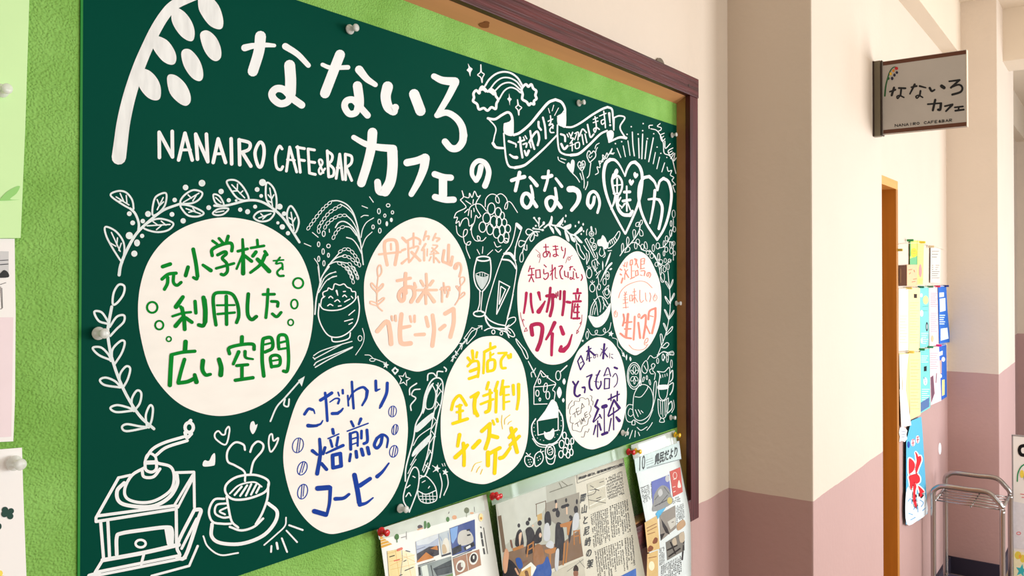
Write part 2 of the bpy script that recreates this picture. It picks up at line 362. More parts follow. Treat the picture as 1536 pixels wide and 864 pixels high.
dr('title_lettering', WHITE,
 ('B', 40, 'w42:36 108 287 150 276|w36:22 150 276 230 270 286 273|w66:62 203 218 193 310 157 428|w40:30 352 278 425 325 490 392|w66 378 392 384 480 382 560|w44 382 555 370 605 325 622 283 595 272 560 300 532 345 540 395 590 450 630|w24:28 575 388 625 406 728 404|w60 680 328 640 430 590 560|w50:30 795 418 840 472 892 508|w56 785 515 795 590 795 640|w40 790 630 775 675 735 682 708 640 720 605 760 600 798 640 845 692|w64:56 966 520 954 580 968 640 1000 665|w44 990 668 1012 645|w62 1125 565 1143 612 1163 665|w36:52 1244 458 1295 482 1370 490|w46:34 1372 495 1330 580 1268 685|w34:46 1262 692 1320 676 1375 706 1410 755 1422 815|w46:40 1420 800 1415 850 1385 888 1345 888 1310 850'))
dr('title_lettering', WHITE, ('E', 40, 'w58:52 875 -5 868 80 845 180 808 298|w30:46 762 24 830 62 900 82 1000 92|w62 994 105 995 200 982 290 950 348|w50:40 950 350 915 345 905 292|w44 1082 176 1140 164 1188 145|w58:34 1190 150 1182 210 1150 290 1108 365|w38 1248 245 1300 262 1345 266|w50 1298 268 1298 372|w38 1250 382 1310 398 1362 398'))
dr('title_lettering', WHITE, ('F', 26, 'w34:30 166 200 155 250 138 282|w24:36 135 285 112 245 118 195 150 165 190 178 212 225 205 275 190 315'))
dr('title_lettering', WHITE, ('b5', 40, 'w44:48 60 245 120 225 212 202|w44:40 155 150 130 260 105 368|w34:46 278 208 320 252 362 305|w28:40 290 310 308 385 312 460|w44 312 450 285 535 240 572 192 530 184 465 212 408 260 410 305 475 358 558|w42:46 432 208 490 205 538 188|w32:34 502 130 490 240 455 365|w30:36 590 222 625 268 662 318|w30:40 582 338 592 400 598 470|w44 596 460 575 550 525 605 482 550 476 485 512 448 560 452 600 500 650 568|w76:72 755 350 800 348|w70:40 790 345 850 375 870 440 845 520 780 602|w36:40 1052 445 1040 520 1005 575|w44:30 1005 570 972 520 988 420 1040 378 1090 420 1116 520 1090 632'))
hearts = dr('linked_heart_drawing', WHITE, ('b6', 30, 'w12:40 780 272 720 150 660 82 600 75|w44:22 600 75 550 120 525 230 530 360 560 500 615 650 690 800 782 965|w20:40 780 272 805 190 850 120 900 105|w40:24 900 105 955 160 985 260 978 420 940 600 870 780 785 965|w20:38 1170 445 1135 345 1070 278|w38:26 1070 278 1000 300 955 385 945 520 970 680 1045 860 1165 1038|w22:36 1170 445 1195 340 1245 300|w36:26 1240 300 1300 340 1335 460 1330 600 1290 790 1235 930 1165 1038|f 905 302 882 265 885 235 902 224 917 242 932 240 938 268|f 853 388 825 345 830 318 848 310 857 332 875 315 888 335 880 358'))
paint('heart_lettering', WHITE, hearts, L2, ('b6', 20, 'f 636 275 655 205 680 183 700 210 692 245 660 272|w30:26 642 255 625 330 640 430 655 490|w28:22 640 300 692 270 738 325 745 405 718 480 690 510|w20 685 300 685 480|w16 638 388 738 376|w16 640 484 712 478|w34:18 668 510 648 590 612 668|w30:44 692 512 685 600 708 680 760 735 840 742|w44:36 840 742 868 695|w18 728 530 698 600 745 648|w12 740 660 772 600|w20 800 395 802 692|w34 772 465 838 462|w32 755 572 842 558|w14 795 590 745 652|w16 810 590 845 680'))
paint('heart_lettering', WHITE, hearts, L2, ('b6', 20, 'w24:32 1062 553 1130 545 1190 558|w36:32 1190 558 1226 640 1218 760 1186 905|w36:18 1140 445 1125 600 1095 770 1078 840'))
dr('sun_ray_lines', WHITEB, ('b3', 11, '765 660 810 770|838 630 865 760|895 570 920 745|w14 948 465 955 620 972 750|w14 1022 540 1030 775|w15 1072 490 1062 785|w14 1122 570 1100 785|w14 1200 535 1145 820|1225 710 1198 845|1275 765 1242 905|1335 835 1302 942|d 935 400 9|d 1078 363 9|d 1072 448 9|d 1017 490 9|d 1130 543 9|d 1205 485 8|d 1245 645 8|d 1290 720 8|d 885 492 9|d 820 580 9|d 745 603 9|d 1362 770 7|545 812 562 848 600 770 612 795 642 715 660 742 706 660 692 718 732 715'), ('b6', 11, '640 10 592 5 570 40 553 62 512 18 515 98 474 95 480 168 444 164 460 228 425 255|1285 165 1300 215 1340 205 1325 260 1365 290 1345 325 1385 375 1355 390 1380 465'))
dr('seven_ribbon', WHITE, ('b3', 11, '1190 382 1150 388 1150 420|1170 425 1240 445 1290 515 1320 600 1330 715 1390 745 1430 800 1455 900 1470 960|w10 1282 362 1248 395 1292 412 1290 440 1258 455|w10 1330 478 1285 505 1305 575 1340 545|w9 1294 538 1325 515|w11 1338 572 1345 660 1402 605|w11 1435 655 1378 690 1400 738 1440 712|w9 1388 712 1425 692|w11 1408 782 1458 718 1442 812 1475 775'))
bal = dr('heart_balloon_drawing', WHITEB, ('b6', 11, 'f 150 242 88 170 82 130 105 108 125 130 135 88 155 74 175 100 172 170|150 240 200 290 235 345|c 262 207 215 150 220 112 240 100 255 122 270 92 295 98 300 145|w10 235 150 285 130|w10 235 175 282 165|w10 250 128 255 188|w10 272 118 278 178|265 215 290 330 288 415|240 240 265 315|370 115 362 175 350 260 325 295|332 340 328 380 305 435'), ('b3', 12, '435 828 405 760 410 712 432 690 455 720 482 692 508 722 500 770 440 828|w9 470 705 428 745 440 775 465 752|w10 550 598 515 620 500 662|w10 530 650 515 675 510 702|w11 55 765 70 805 135 838|w11 90 780 150 798'))
rb = dr('rainbow_drawing', WHITE, ('b1', 20, 'w22 300 360 350 282 430 216 520 190 610 205 690 262 745 350|w18 370 385 430 310 510 262 600 265 680 308 735 378|w18 425 412 500 342 580 318 650 340 720 402|w18 470 518 530 420 600 378 670 395 725 440|w30 c 232 448 195 412 162 450 168 498 158 542 205 578 228 640 285 625 330 655 378 615 428 635 438 570 458 525 430 480 415 430 370 398 330 425 270 368 238 405|f 240 420 268 365 305 395 310 440 275 415|f 335 425 370 395 425 432 405 475 370 450|w30 c 752 372 792 340 820 368 855 340 880 390 915 420 905 470 918 512 888 540 888 580 850 568 828 590 798 550 748 518 752 460 738 412|f 96 90 120 130 150 155 130 195 122 245 105 195 80 170 102 140|w13 250 105 258 190 290 218 270 260 265 320 250 258 212 228 246 190 250 105|f 590 450 600 498 620 518 602 545 597 592 588 545 568 515 585 495|w13 690 525 705 590 740 620 712 652 706 710 694 648 668 615 692 588 690 525'))
ban = dr('ribbon_banner', WHITE, ('b2', 26, 'w30:34 325 500 400 470 520 370 640 225 740 112 825 75|w34:22 825 75 895 105 935 170 942 240 940 400|w22:28 955 405 1030 402 1130 352 1260 262 1380 192 1450 165|w28:16 1450 165 1502 190 1515 280 1525 440|w18:26 205 480 215 620 235 790 270 875 340 892|w36:20 340 892 430 872 500 830 680 670 845 500|w18:24 850 380 850 520 870 680 930 730 1010 742|w34:22 1010 742 1110 722 1230 620 1360 492 1445 448|w30 15 300 100 310 180 262 250 228 292 255 310 330 310 490|w14 210 368 270 348 298 320|w16 15 300 108 412 92 520 76 600|w36:26 76 600 115 648 205 658|w14 850 278 900 248 932 205|f 205 372 235 352 310 345 318 490 280 512 208 475|f 848 280 885 252 950 240 948 402 900 400 852 368|w9 740 180 757 235|w9 805 142 786 210|w9 862 175 815 265'), ('b3', 18, '730 292 790 270 858 295 800 410 872 545|w34:20 872 535 790 530 668 585|w14 668 585 645 475|f 642 470 690 442 724 470 716 540 672 570 650 535|w14 730 300 727 440'))
paint('banner_lettering', WHITE, ban, L2, ('b2', 18, 'w28:16 265 575 310 592 350 612 350 645|w20:40 278 735 320 765 360 770|w22 380 585 452 560|w26 400 530 410 650 430 770|w16 462 510 482 545|w14 440 525 456 560|w20 438 612 480 600 474 645|w22:32 455 690 478 745 505 690|w24 522 452 540 560 572 668|w26 510 588 560 500 608 458 630 540 612 622|w18 515 580 532 650|w26 622 342 625 400 652 438|w24 675 290 700 400 710 540|w16 738 335 792 310|w16 766 270 770 340 748 385 788 368 795 420|w16 800 388 760 430 768 468 806 470|w24 890 490 935 510 942 575|w28 895 608 930 668 970 632|w14 965 490 980 522|w14 988 475 1005 508|w16 1032 468 1008 535 1040 540 1002 602|w14 1058 482 1100 468 1095 560|w12 1080 485 1055 555|w14 1025 590 1027 690|w12 998 630 1048 612|w14 1062 600 1068 660 1110 648 1108 588 1062 600|w18 1115 512 1150 430 1196 470|w16 1143 498 1162 612|w16 1180 490 1202 590|w20 1210 375 1230 470 1248 528 1285 490|w13 1278 312 1330 292|w13 1278 352 1336 332|w16 1300 280 1316 400 1300 468 1285 430 1320 412 1352 432|w14 1355 272 1432 240|w16 1405 215 1420 340 1425 412|w14 1415 310 1375 330 1385 372 1420 348|w30:14 1470 240 1480 352|d 1482 382 13'))
dr('latin_lettering', WHITE, ('x', 26, 'l 92 270 90 88 186 266 184 82|l 230 288 276 95 328 288|w20 245 216 315 214|l 366 282 353 102 440 300 430 102|l 479 306 515 136 568 306|w20 497 244 548 242|608 135 612 316|670 322 666 142|w24 666 143 740 165 735 212 672 236|694 242 750 332|c w24 812 162 780 235 800 325 826 332 845 250 840 182'), ('x', 20, '975 208 955 190 928 260 936 340 965 358 980 336|l 1006 368 1030 195 1080 374|w16 1012 285 1065 290|l 1086 192 1106 376|l 1080 196 1136 206|1096 286 1136 292|l 1208 216 1162 208 1172 382 1214 392|1166 300 1210 306|w15 1272 380 1240 300 1255 285 1266 312 1240 360 1252 390 1284 350|l 1300 222 1310 408|1300 225 1335 252 1332 290 1308 316|1308 316 1346 352 1344 398 1312 410|l 1364 420 1390 246 1412 428|w16 1370 342 1405 346|l 1432 430 1430 246|1430 246 1474 262 1473 310 1434 344|1440 350 1476 435'))
LV = 'w10 '
dr('leaf_garland', WHITEB, ('y', 14, 'w24:18 142 755 155 680 200 570 270 450 360 360 470 275 590 228|w18 285 430 288 370 262 300 225 262|c 238 268 150 220 78 162 130 132 190 140 235 190 248 245|c 158 655 90 550 45 460 40 398 110 425 165 490 182 560 168 650|c 392 310 395 230 420 170 490 148 485 230 440 290|c 325 395 400 345 470 340 545 372 510 420 430 437 350 420|c 600 222 620 170 690 125 758 142 745 185 690 220|c 600 235 680 245 770 292 730 320 660 315 620 280|w18 850 240 920 242 1000 225 1090 202 1180 205 1270 250 1360 330 1430 430 1482 512|w13 c 920 238 860 220 843 158 890 172|w13 c 955 262 880 265 838 297 870 312 920 302|c 1105 195 1030 190 970 120 943 58 1010 53 1070 110|c 1302 275 1240 200 1232 110 1245 68 1290 110 1312 190|c 1294 286 1260 345 1190 357 1143 325 1190 282|c 1445 445 1395 350 1393 280 1420 243 1460 300 1478 370|w22 d 758 73 25|d 636 105 21|d 555 198 17|d 808 255 18|d 535 305 18|d 618 353 20|d 900 135 20|d 957 200 16|d 1012 202 10|d 1042 270 16|d 1097 285 19|d 1153 248 15|d 1208 68 26|d 1168 120 18|d 1198 168 14|d 1335 248 22|d 1368 300 17|d 1322 368 12|d 1355 398 20|d 1397 445 16|d 218 300 18|d 243 368 18|d 318 355 17|d 357 302 22|d 218 463 27|d 313 465 16|d 275 517 22 26|d 255 597 23'),
 ('y', 10, '120 175 215 235|150 150 175 205|195 165 200 220|130 208 165 205|85 440 150 580|80 520 118 542|130 480 125 530|158 520 140 572|470 180 425 270|425 195 440 235|472 212 440 242|350 390 520 380|395 360 430 385|420 418 460 385|455 355 490 385|620 215 735 148|655 160 680 185|690 205 715 165|640 262 745 300|660 290 690 282|690 258 712 290|860 180 900 218|860 290 920 280|980 85 1075 182|1022 80 1020 125|1062 130 1040 150|990 132 1022 130|1262 110 1282 245|1250 160 1268 182|1292 160 1275 192|1252 205 1277 218|1180 332 1270 300|1195 300 1218 322|1210 340 1240 312|1420 290 1442 425|1405 330 1430 345|1452 330 1435 362|1410 375 1435 390'))
dr('leaf_sprig', WHITEB, ('w', 11, 'c 130 185 135 130 160 90 188 98 182 140 150 182|w15 125 200 112 270 105 330 115 410 130 470 165 570 215 670 270 750 335 808|105 285 60 270 38 225 75 228 108 275|115 300 150 250 186 243 185 275 150 310 118 345|118 465 60 440 30 405 72 403 110 440 120 470|125 460 130 410 170 370 190 378 175 430 140 485|168 602 90 590 66 565 95 553 140 570 170 600|168 595 165 540 195 498 217 508 205 560 180 605|235 717 150 725 118 705 150 690 200 700 235 715|228 710 225 660 250 618 272 630 265 680 235 720|300 802 200 820 176 800 200 785 260 795 300 800|300 795 295 740 315 692 330 705 325 760 310 802'))
dr('coffee_grinder_drawing', WHITE, ('u', 16, 'l 205 342 85 555 85 575 510 508 515 492|l 92 545 505 490|w14 205 342 268 328|l w15 508 315 605 312 608 498|w13 598 328 500 490|w13 605 335 520 500|w20 235 370 198 410 205 465 260 490 380 495 470 450 515 380 515 330|w16 340 290 275 330 238 400 250 452 320 474 400 463 480 410 500 342 482 285 415 265|w16 330 302 340 337 390 337 425 295|w16 345 262 350 300 380 312 405 295 405 250|w22 352 262 406 260|w14 345 258 355 225 375 213 400 230 405 255|w16 350 240 385 190 450 155 550 125|w16 405 222 460 180 570 145|w18 o 580 75 22 26|w18 558 102 568 130 592 108|w18 578 48 588 38|w17 110 580 125 770|w17 148 575 157 765|w17 511 510 513 690|w20 195 750 195 660 218 638 330 620 460 605 488 622 488 700|w28 462 612 475 690|w22 120 780 330 742 525 698|w13 o 322 692 27 20|l w16 120 780 80 845 530 755|w15 340 745 325 802|w15 85 862 560 768|w18 610 508 520 690 530 752|w20 612 512 642 515 625 570 560 758 515 765|w15 620 560 540 718|l w13 625 705 580 810 380 864|w24 50 864 100 850|l w15 80 850 90 900 300 890'))
dr('coffee_cup_drawing', WHITE, ('v', 11, 'c 155 540 160 500 210 465 290 455 350 475 362 502 340 540 260 570 190 572|w8 175 545 220 505 290 490 328 512|w10 198 552 232 512|w10 225 556 258 506|w10 252 555 278 500|w10 277 550 302 502|w10 302 542 320 508|160 560 170 620 185 680 215 708|360 500 355 570 330 640 300 692|175 705 230 722 290 705 335 665|148 570 100 575 75 630 92 680 140 690 180 690|w10 160 592 112 600 105 640 140 660 172 658|w9 160 612 126 630 152 645|w17 90 692 88 750 130 782 230 786 330 750 388 690 402 632 360 593|w8 48 750 70 800 130 840 215 830|w7 445 660 440 700 400 740 340 792|400 782 405 810|w9 375 797 373 825|w9 425 760 450 825|w8 447 723 498 778|w9 460 697 525 720'))
dr('steam_drawing', WHITE, ('v', 10, '248 485 245 440 200 410 165 390 165 340 200 300 240 310 248 335|275 450 290 390 330 340 335 310 310 295 285 315 273 345|w8 c 155 310 110 285 103 260 120 245 138 262 152 260 156 240 170 224 173 250|w8 c 372 345 362 310 365 270 378 260 385 292 408 278 396 315|f 285 260 272 235 276 205 290 198 298 216 308 212 300 240|f 50 415 45 400 55 385 75 388 90 360 104 354 104 402 92 412'))
dr('arrow_drawing', WHITEB, ('v', 8, '370 198 400 130 440 85 508 8|440 92 435 120 455 126 460 92'), ('s', 8, 'f l 268 30 235 142 195 75'))
dr('arrow_drawing', WHITEB, ('p', 9, '0 570 60 520 120 420 185 380 235 355|l 130 370 185 390 165 450 80 545|l 45 485 130 370|l 45 490 78 500 70 545|l 198 352 238 350 235 388'), ('i', 9, '135 305 150 240 130 262|150 260 172 265|180 240 165 190 195 225|215 110 240 130 230 172|210 110 240 108|l 120 300 260 90 300 50'))
dr('curl_drawing', WHITEB, ('n', 6, '560 500 574 560 560 630 505 715|o 540 580 16 22|580 715 620 718 650 745 700 760|o 640 755 22 12'))
dr('star_drawing', WHITEB, ('l', 8, 'star f 258 782 32|l c 350 812 382 828 352 862 328 840|w8 150 720 250 760'), ('H', 8, 'l c 1010 605 1028 625 1010 645 993 622|star 1065 675 36'))
dr('wisp_drawing', WHITEB, ('H', 8, '1140 700 1100 730 1098 768|1160 735 1125 740 1110 770 1135 790 1105 830 1107 862|1205 682 1210 645 1240 640 1260 660 1265 630 1297 630|1305 603 1318 615 1315 628'))
dr('streamer_drawing', WHITEB, ('d', 8, '100 460 150 535 210 530 228 480 196 488 210 530 280 542 330 510 320 450 300 480 330 510 380 470 402 380|star f 400 525 38|420 575 480 600 490 680 540 740 550 785|c 95 490 110 540 92 595 75 540|star f 35 615 18|f l 565 755 588 830 545 810|f 605 790 612 830 602 870 592 830|f 650 820 668 850 655 880 640 850'))
dr('rice_plant_drawing', WHITEB, ('m', 11, 'w13 385 75 450 75 530 110 590 180 630 290 660 430 680 570 697 710|470 108 540 150 600 220 642 330|530 220 590 280 640 380 670 500|w13 420 340 450 295 500 280 560 310 620 380 662 480|520 330 570 345 630 420|530 440 590 460 640 520 680 600|w9 800 245 730 290 690 360 675 440|w9 785 385 720 450 682 550|w7 k 138 365 190 290 250 210 310 140 380 82|w7 k 258 400 248 350 290 280 350 200 420 150 492 112|w7 k 308 358 330 310 400 250 470 220 545 222|w7 k 392 460 430 380 480 335 545 330|w7 k 450 592 500 560 550 552 600 600 640 660 668 750|w7 k 488 625 550 630 600 672 655 728|w7 k 440 690 500 720 550 770 590 862|w7 k 548 690 590 740 630 810 650 862|w9 210 650 250 720 262 862|w11 268 862 350 720 460 592|340 730 420 650 500 620|350 712 430 682 540 697|w9 298 857 360 802 425 785|w9 350 862 390 832 430 827'),
 ('m', 9, 'o 853 178 14 26|o 912 222 11 16|o 988 190 12 16|o 945 120 18 16|o 857 282 14 24|o 862 372 13 24|o 795 335 12 20|d 932 303 13 25|d 977 265 15 22|o 252 508 12 24|o 350 525 18 18|o 297 580 12 28|o 350 617 10 20|o 253 653 11 26|o 305 697 11 26|o 303 402 15 28|760 35 797 88|685 125 740 147|675 237 705 220 747 222|190 390 247 437|109 500 175 528|358 358 360 388'),
 ('n', 11, 'w9 200 0 215 120|w12 225 110 188 250 175 385|w11 290 0 230 85 205 190|w8 342 40 262 80 215 170|w8 350 75 272 110 205 210|w5.5 k 430 0 465 50 490 148|w5.5 k 482 0 510 60 530 128'))
dr('rice_bowl_drawing', WHITE, ('n', 10, '210 300 203 400 235 492 290 560 370 570 450 530 515 450 535 340 523 240|215 312 245 345 320 355 400 340 480 290 510 250|w9 220 320 230 262 255 240|w9 245 250 240 210 275 192 285 172 318 185 335 140 375 150 410 140 435 165 465 178 475 200 503 205 505 250|w9 287 252 303 240 320 255|w9 335 282 358 268 377 285|w9 278 317 298 304 320 315|w9 365 320 387 316|w9 400 242 415 230 432 245|w16:8 350 195 360 232|w9 415 285 457 263|w9 405 202 422 200|w9 470 240 482 255|w8 450 392 497 353|w8 415 442 482 424|w8 450 467 478 453|310 570 320 605 380 605 450 580 462 535'))
dr('chopstick_drawing', WHITEB, ('n', 8, '165 720 220 685 320 650 475 605|175 745 400 625|160 735 175 752|w9 168 798 215 760 480 650|w9 178 815 300 745 475 657'))
dr('grape_bunch_drawing', WHITE, ('b4', 11, 'o 455 265 45 70 4|o 400 378 46 65|o 485 420 42 70|o 538 305 38 55|o 350 485 42 62|o 440 512 40 65|o 520 552 42 65|o 547 425 34 58|o 587 350 26 45|o 612 430 30 45|o 585 520 34 58|o 655 505 32 48|o 572 625 35 50|o 638 602 30 58|o 632 648 30 28|105 50 122 120|85 160 150 235 130 265 40 310 10 370|105 50 122 118 85 158|122 118 185 132 195 78 225 130 255 55 290 120 325 105|325 105 275 190 275 255 330 350|10 375 50 370 30 440 68 415 75 475 110 402 155 375 180 402 190 470 220 465 205 520|178 345 200 250 260 210 330 215 400 295|150 170 210 210|240 155 235 202|135 310 177 270|215 285 215 370|245 260 250 298|w10 215 460 250 430 270 345 300 375 330 350|w10 382 240 390 150 440 95 500 95 545 140 548 195 515 180 512 120 570 85 630 130 652 200 640 265 615 255 640 190 690 190 770 310|w10 245 440 220 500 222 570 260 642 312 650 320 610 290 590 298 640 350 650 392 610|w10 35 470 50 560 110 605 160 570 167 520 132 520 120 590 140 680 190 700 208 660 168 672 155 740 200 860|w10 490 665 520 722 567 712|w10 505 757 540 785 577 752'))
dr('wine_glass_drawing', WHITE, ('b8', 15, 'w18 o 280 145 80 28|200 150 173 260 168 370 195 470 245 535|365 160 372 270 357 400 310 490 268 540|w12 238 530 235 680 205 782|w11 272 535 255 700 255 775 302 800|w16 o 230 805 68 34|w9 205 35 236 92|w9 275 0 268 80|w9 392 40 328 100|w8 190 328 262 305 345 340'))
dr('wine_fill', mat('grey_white_paint', (196, 208, 206), 0.6, var=0.1, vscale=(160, 160, 60)), ('b8', 9, 'f 187 335 225 350 262 360 300 362 342 345 335 400 300 470 262 512 220 460 195 395|w9 240 320 238 350|w9 268 318 268 352|w9 298 322 298 354'))
dr('wine_bottle_drawing', WHITE, ('b8', 11, '600 0 530 90 470 230 400 440 330 680 298 835|665 0 660 160 680 260 660 420 620 640 565 862|w20 500 152 590 165 640 210 672 262|w24 530 85 600 92 662 165|l w13 470 412 597 480 440 810 455 600 470 412|l w12 495 478 547 515 470 692 490 478'), ('b4', 11, '750 440 745 500 720 620 680 720 590 840|w12 822 495 800 560 760 680 737 790 737 862|f 745 440 770 435 828 490 805 520 760 480|w18 610 800 680 795 735 850'), ('p', 10, 'w14 275 240 320 290 400 330 478 347|w17 272 240 290 310 350 370 488 384|490 350 520 280 590 258 597 300 540 350 500 368|500 372 550 390 590 450 572 470 520 440 500 382|490 342 490 402|w9 530 340 500 370 545 430|w12 265 402 310 380 370 375 440 400 500 420 530 478|w9 o 360 417 18 22|w8 o 447 433 15 18|w9 575 10 540 180 490 350'))
dr('table_knife_drawing', WHITEB, ('p', 9, 'w10 c 605 490 670 570 710 620 735 690 718 707 690 660 665 605 620 540'))
dr('fork_drawing', WHITEB, ('p', 9, '740 740 785 832'), ('h', 6, '60 105 95 170 115 218|112 155 95 187|95 178 80 190 85 218'))
dr('spoon_drawing', WHITEB, ('h', 6, 'o 275 208 18 34|w9 292 180 338 137'))
dr('olive_garland_drawing', WHITEB, ('b4', 14, '972 378 1022 445|1030 385 1025 475|d 970 375 13|d 1030 383 16|d 1085 438 15 22|d 1072 520 16 14|d 962 500 14|d 990 470 12|1082 450 1030 495|962 505 1030 512|1028 510 1072 522|w20 1092 492 1150 450 1200 465 1270 475 1340 512 1400 568 1470 592 1540 670|f 1135 462 1162 400 1175 352 1192 368 1186 430 1170 470|f 1150 465 1200 505 1210 566 1190 550 1160 500|f 1230 468 1285 405 1322 364 1317 420 1272 480|f 1215 470 1280 530 1292 586 1270 572 1225 510|f 1310 492 1368 460 1412 448 1412 492 1362 517|f 1335 520 1382 590 1392 657 1362 642 1340 570|f 1395 560 1450 620 1462 667 1425 652 1402 605|f 1440 575 1490 528 1536 478 1552 520 1510 552 1465 582|d 1350 350 9 16|d 1340 418 9 16|d 1313 458 8|d 1465 473 9 14|d 1505 428 10 16|w12 c 960 545 900 580 870 545 890 510 925 515|w12 c 967 555 920 620 935 657 967 620|w11 960 545 1000 550 1012 590 982 582|w13 1032 542 960 545 880 640 842 740 830 790|w12 870 660 800 648 785 700 812 722 850 692|w11 860 685 850 740 880 762 882 700'), ('b7', 9, 'd 278 212 10 16|d 283 295 9 12|d 255 328 9 12|d 225 188 10 14|d 185 233 9 14|d 70 110 10 14|f 190 322 230 262 262 238 262 275 220 312|f 180 350 240 392 272 432 240 432 200 392'), ('a', 10, 'c 115 330 85 390 90 450 117 452 132 400'))
dr('chili_pepper_drawing', WHITEB, ('b7', 9, 'w11 175 370 202 430 195 460 220 560 280 632 300 602 250 520 235 470 205 440|w10 285 465 320 520 345 545 350 620 320 690|w10 315 560 325 600 318 660 322 690'))
dr('pasta_fork_drawing', WHITEB, ('b7', 9, 'l w10 300 400 320 380 430 605|w10 300 402 410 612|330 270 318 300 320 342|425 260 435 300 428 332|w22 375 245 380 285|o 378 325 28 30|o 385 405 24 30|o 410 480 28 42|o 378 325 10 10|o 412 480 10 14'))
dr('mushroom_drawing', WHITEB, ('b7', 9, 'f 445 440 455 400 490 385 510 342 545 375 562 420 582 440 562 502 530 507 505 475 462 472|485 500 470 560 500 595 532 560 522 502'))
dr('carrot_drawing', WHITEB, ('b7', 9, 'w10 c 575 492 590 420 650 370 702 298 720 318 700 380 650 450 600 492|600 418 607 448|620 403 632 440|642 388 657 430|660 368 677 405'))
dr('pasta_fork_drawing', WHITEB, ('b7', 9, '440 550 450 620 390 650 385 700 422 770|422 620 472 690|w8 412 660 430 732|w8 440 640 452 710|540 550 540 590 520 610|575 530 620 525'))
dr('tomato_drawing', WHITEB, ('c', 10, 'w12 o 140 405 42 75|110 302 140 332 167 310|138 290 140 330|w12 o 187 630 40 60|158 530 187 560 222 530|188 515 188 560'))
dr('salad_leaf_drawing', WHITEB, ('c', 10, 'f 455 95 470 100 435 210 392 300 385 290 415 190|f 345 215 357 280 347 362 338 290|f 308 545 350 430 410 310 480 238 492 262 435 325 372 430|d 470 342 22 14 -30|o 418 440 28 62|o 418 440 10 18|o 375 535 25 52|o 292 615 22 46|220 372 265 322|240 435 300 372|250 482 320 360|210 292 262 412|270 440 285 560 250 640 265 752|345 690 400 620 440 588 432 640 462 700 450 760 412 790 370 750 345 690|o 410 690 34 50|385 665 420 640 440 702'))
dr('pasta_bowl_drawing', WHITEB, ('d', 9, 'f 108 290 220 305 315 240 392 125 392 220 350 340 280 422 200 442 150 392|w11 130 285 150 170 210 70 260 38 320 70 362 140|180 80 212 140 232 282|240 60 267 150 262 242|290 60 312 130 302 205|155 282 180 170 212 110|185 272 202 190|330 150 300 120 345 180|w7 215 0 225 50'))
dr('leaf_vine_drawing', WHITEB, ('d', 9, '1165 0 1168 200 1140 400 1100 560 1000 820|1165 132 1110 42 1105 62 1145 140|1170 102 1215 0 1222 30 1175 110|w10 1150 342 1095 220 1112 225 1150 312|w10 1153 322 1215 220 1208 262 1160 332|1120 492 1080 395 1097 400 1127 472|w10 1118 522 1195 430 1187 480 1120 540|1055 672 1040 540 1062 540 1077 642|w10 1058 702 1120 640 1152 660 1112 706 1058 702|1000 800 1080 760 1130 770 1200 750 1212 790 1160 797 1130 770|1080 790 1100 830 1075 862|1120 790 1145 820 1140 862'), ('c', 10, '1340 372 1350 480 1367 650 1382 862|1365 652 1300 540 1322 540 1365 622|1370 622 1415 500 1412 560 1370 642|1380 860 1302 770|1385 832 1432 720|1060 50 1150 150 1200 290 1230 450 1272 542|w9 o 1165 270 22 32|w9 o 1200 150 18 50|w9 o 1258 470 32 75|w9 o 1230 370 14 60|w8 o 1300 210 18 32|w9 o 1365 215 22 28|w9 o 1342 305 18 48|w9 o 1290 345 22 40|w9 1200 240 1280 292 1330 250 1392 200'),
 ('z', 9, 'w12 0 722 60 640 140 560 210 470 250 390 262 330|180 500 165 420 180 383 202 410 190 492|90 602 85 520 100 478 117 520 100 592|22 682 20 590 40 563 47 620 30 682|60 682 120 662 127 620 95 610 60 680|250 390 260 460 297 460 292 410 255 375|260 342 208 340 210 300 247 290 240 332|255 322 265 270 287 264 287 302 260 332|w11 140 560 190 550 250 585 300 650 400 672 450 740 500 820 540 862|w8 o 230 540 24 35|w8 o 205 590 18 45|w8 o 290 610 22 38|w8 o 335 590 18 50 -10|w8 o 360 682 20 28|w8 o 432 622 16 46|w8 o 412 725 24 32|w8 o 503 740 15 50|w8 o 530 802 24 30|690 242 690 340 640 500 570 602 500 622|w8 o 695 180 20 50|w8 o 662 305 11 38|w8 o 705 380 17 35|w8 o 657 430 15 44|w8 o 605 500 18 35|w8 o 490 595 24 40|w8 o 572 570 13 44|w8 o 600 642 20 34|w8 o 570 692 11 34|w8 o 657 582 14 44|w8 o 695 562 18 28|w8 o 665 660 22 40|w8 o 705 690 13 30|630 540 690 552 690 620 692 780'))
dr('teapot_drawing', WHITEB, ('g', 6, 'c 170 560 180 470 220 400 270 385 320 420 345 500 335 590 300 660 240 695 190 680 170 620|187 490 240 490 288 430 300 400|170 562 130 560 105 610 115 690 150 710 180 690 187 730 160 730 165 700|w5 165 602 140 595 128 640 150 660 172 642|345 500 350 400 360 358 372 370 365 480 340 592|190 602 215 662|215 602 237 640|240 610 257 628|180 690 240 725 300 692 342 600|205 755 240 780 292 750|290 780 320 742 337 713|355 342 362 290 340 260 360 220 345 203 328 220 335 245 313 260 325 290 347 292|c 285 178 250 220 250 270 280 287 300 240|265 222 287 262|295 170 320 135 350 155 382 143|w5 o 383 180 9 24|w5 o 260 340 7 22 15|w5 o 290 325 6 18|w5 o 315 365 6 24 -10|w6 o 233 370 8 26|165 780 140 852|190 785 186 837|215 797 228 827|130 762 105 832'))
dr('lemon_slice_drawing', WHITEB, ('g', 6, 'w7 o 180 310 60 116|o 180 310 49 98|w5 o 182 255 11 28|w5 o 162 278 10 20 -30|w5 o 200 278 12 20 30|w5 o 165 335 14 22 30|w5 o 198 335 12 22 -30|w5 o 182 355 7 26'))
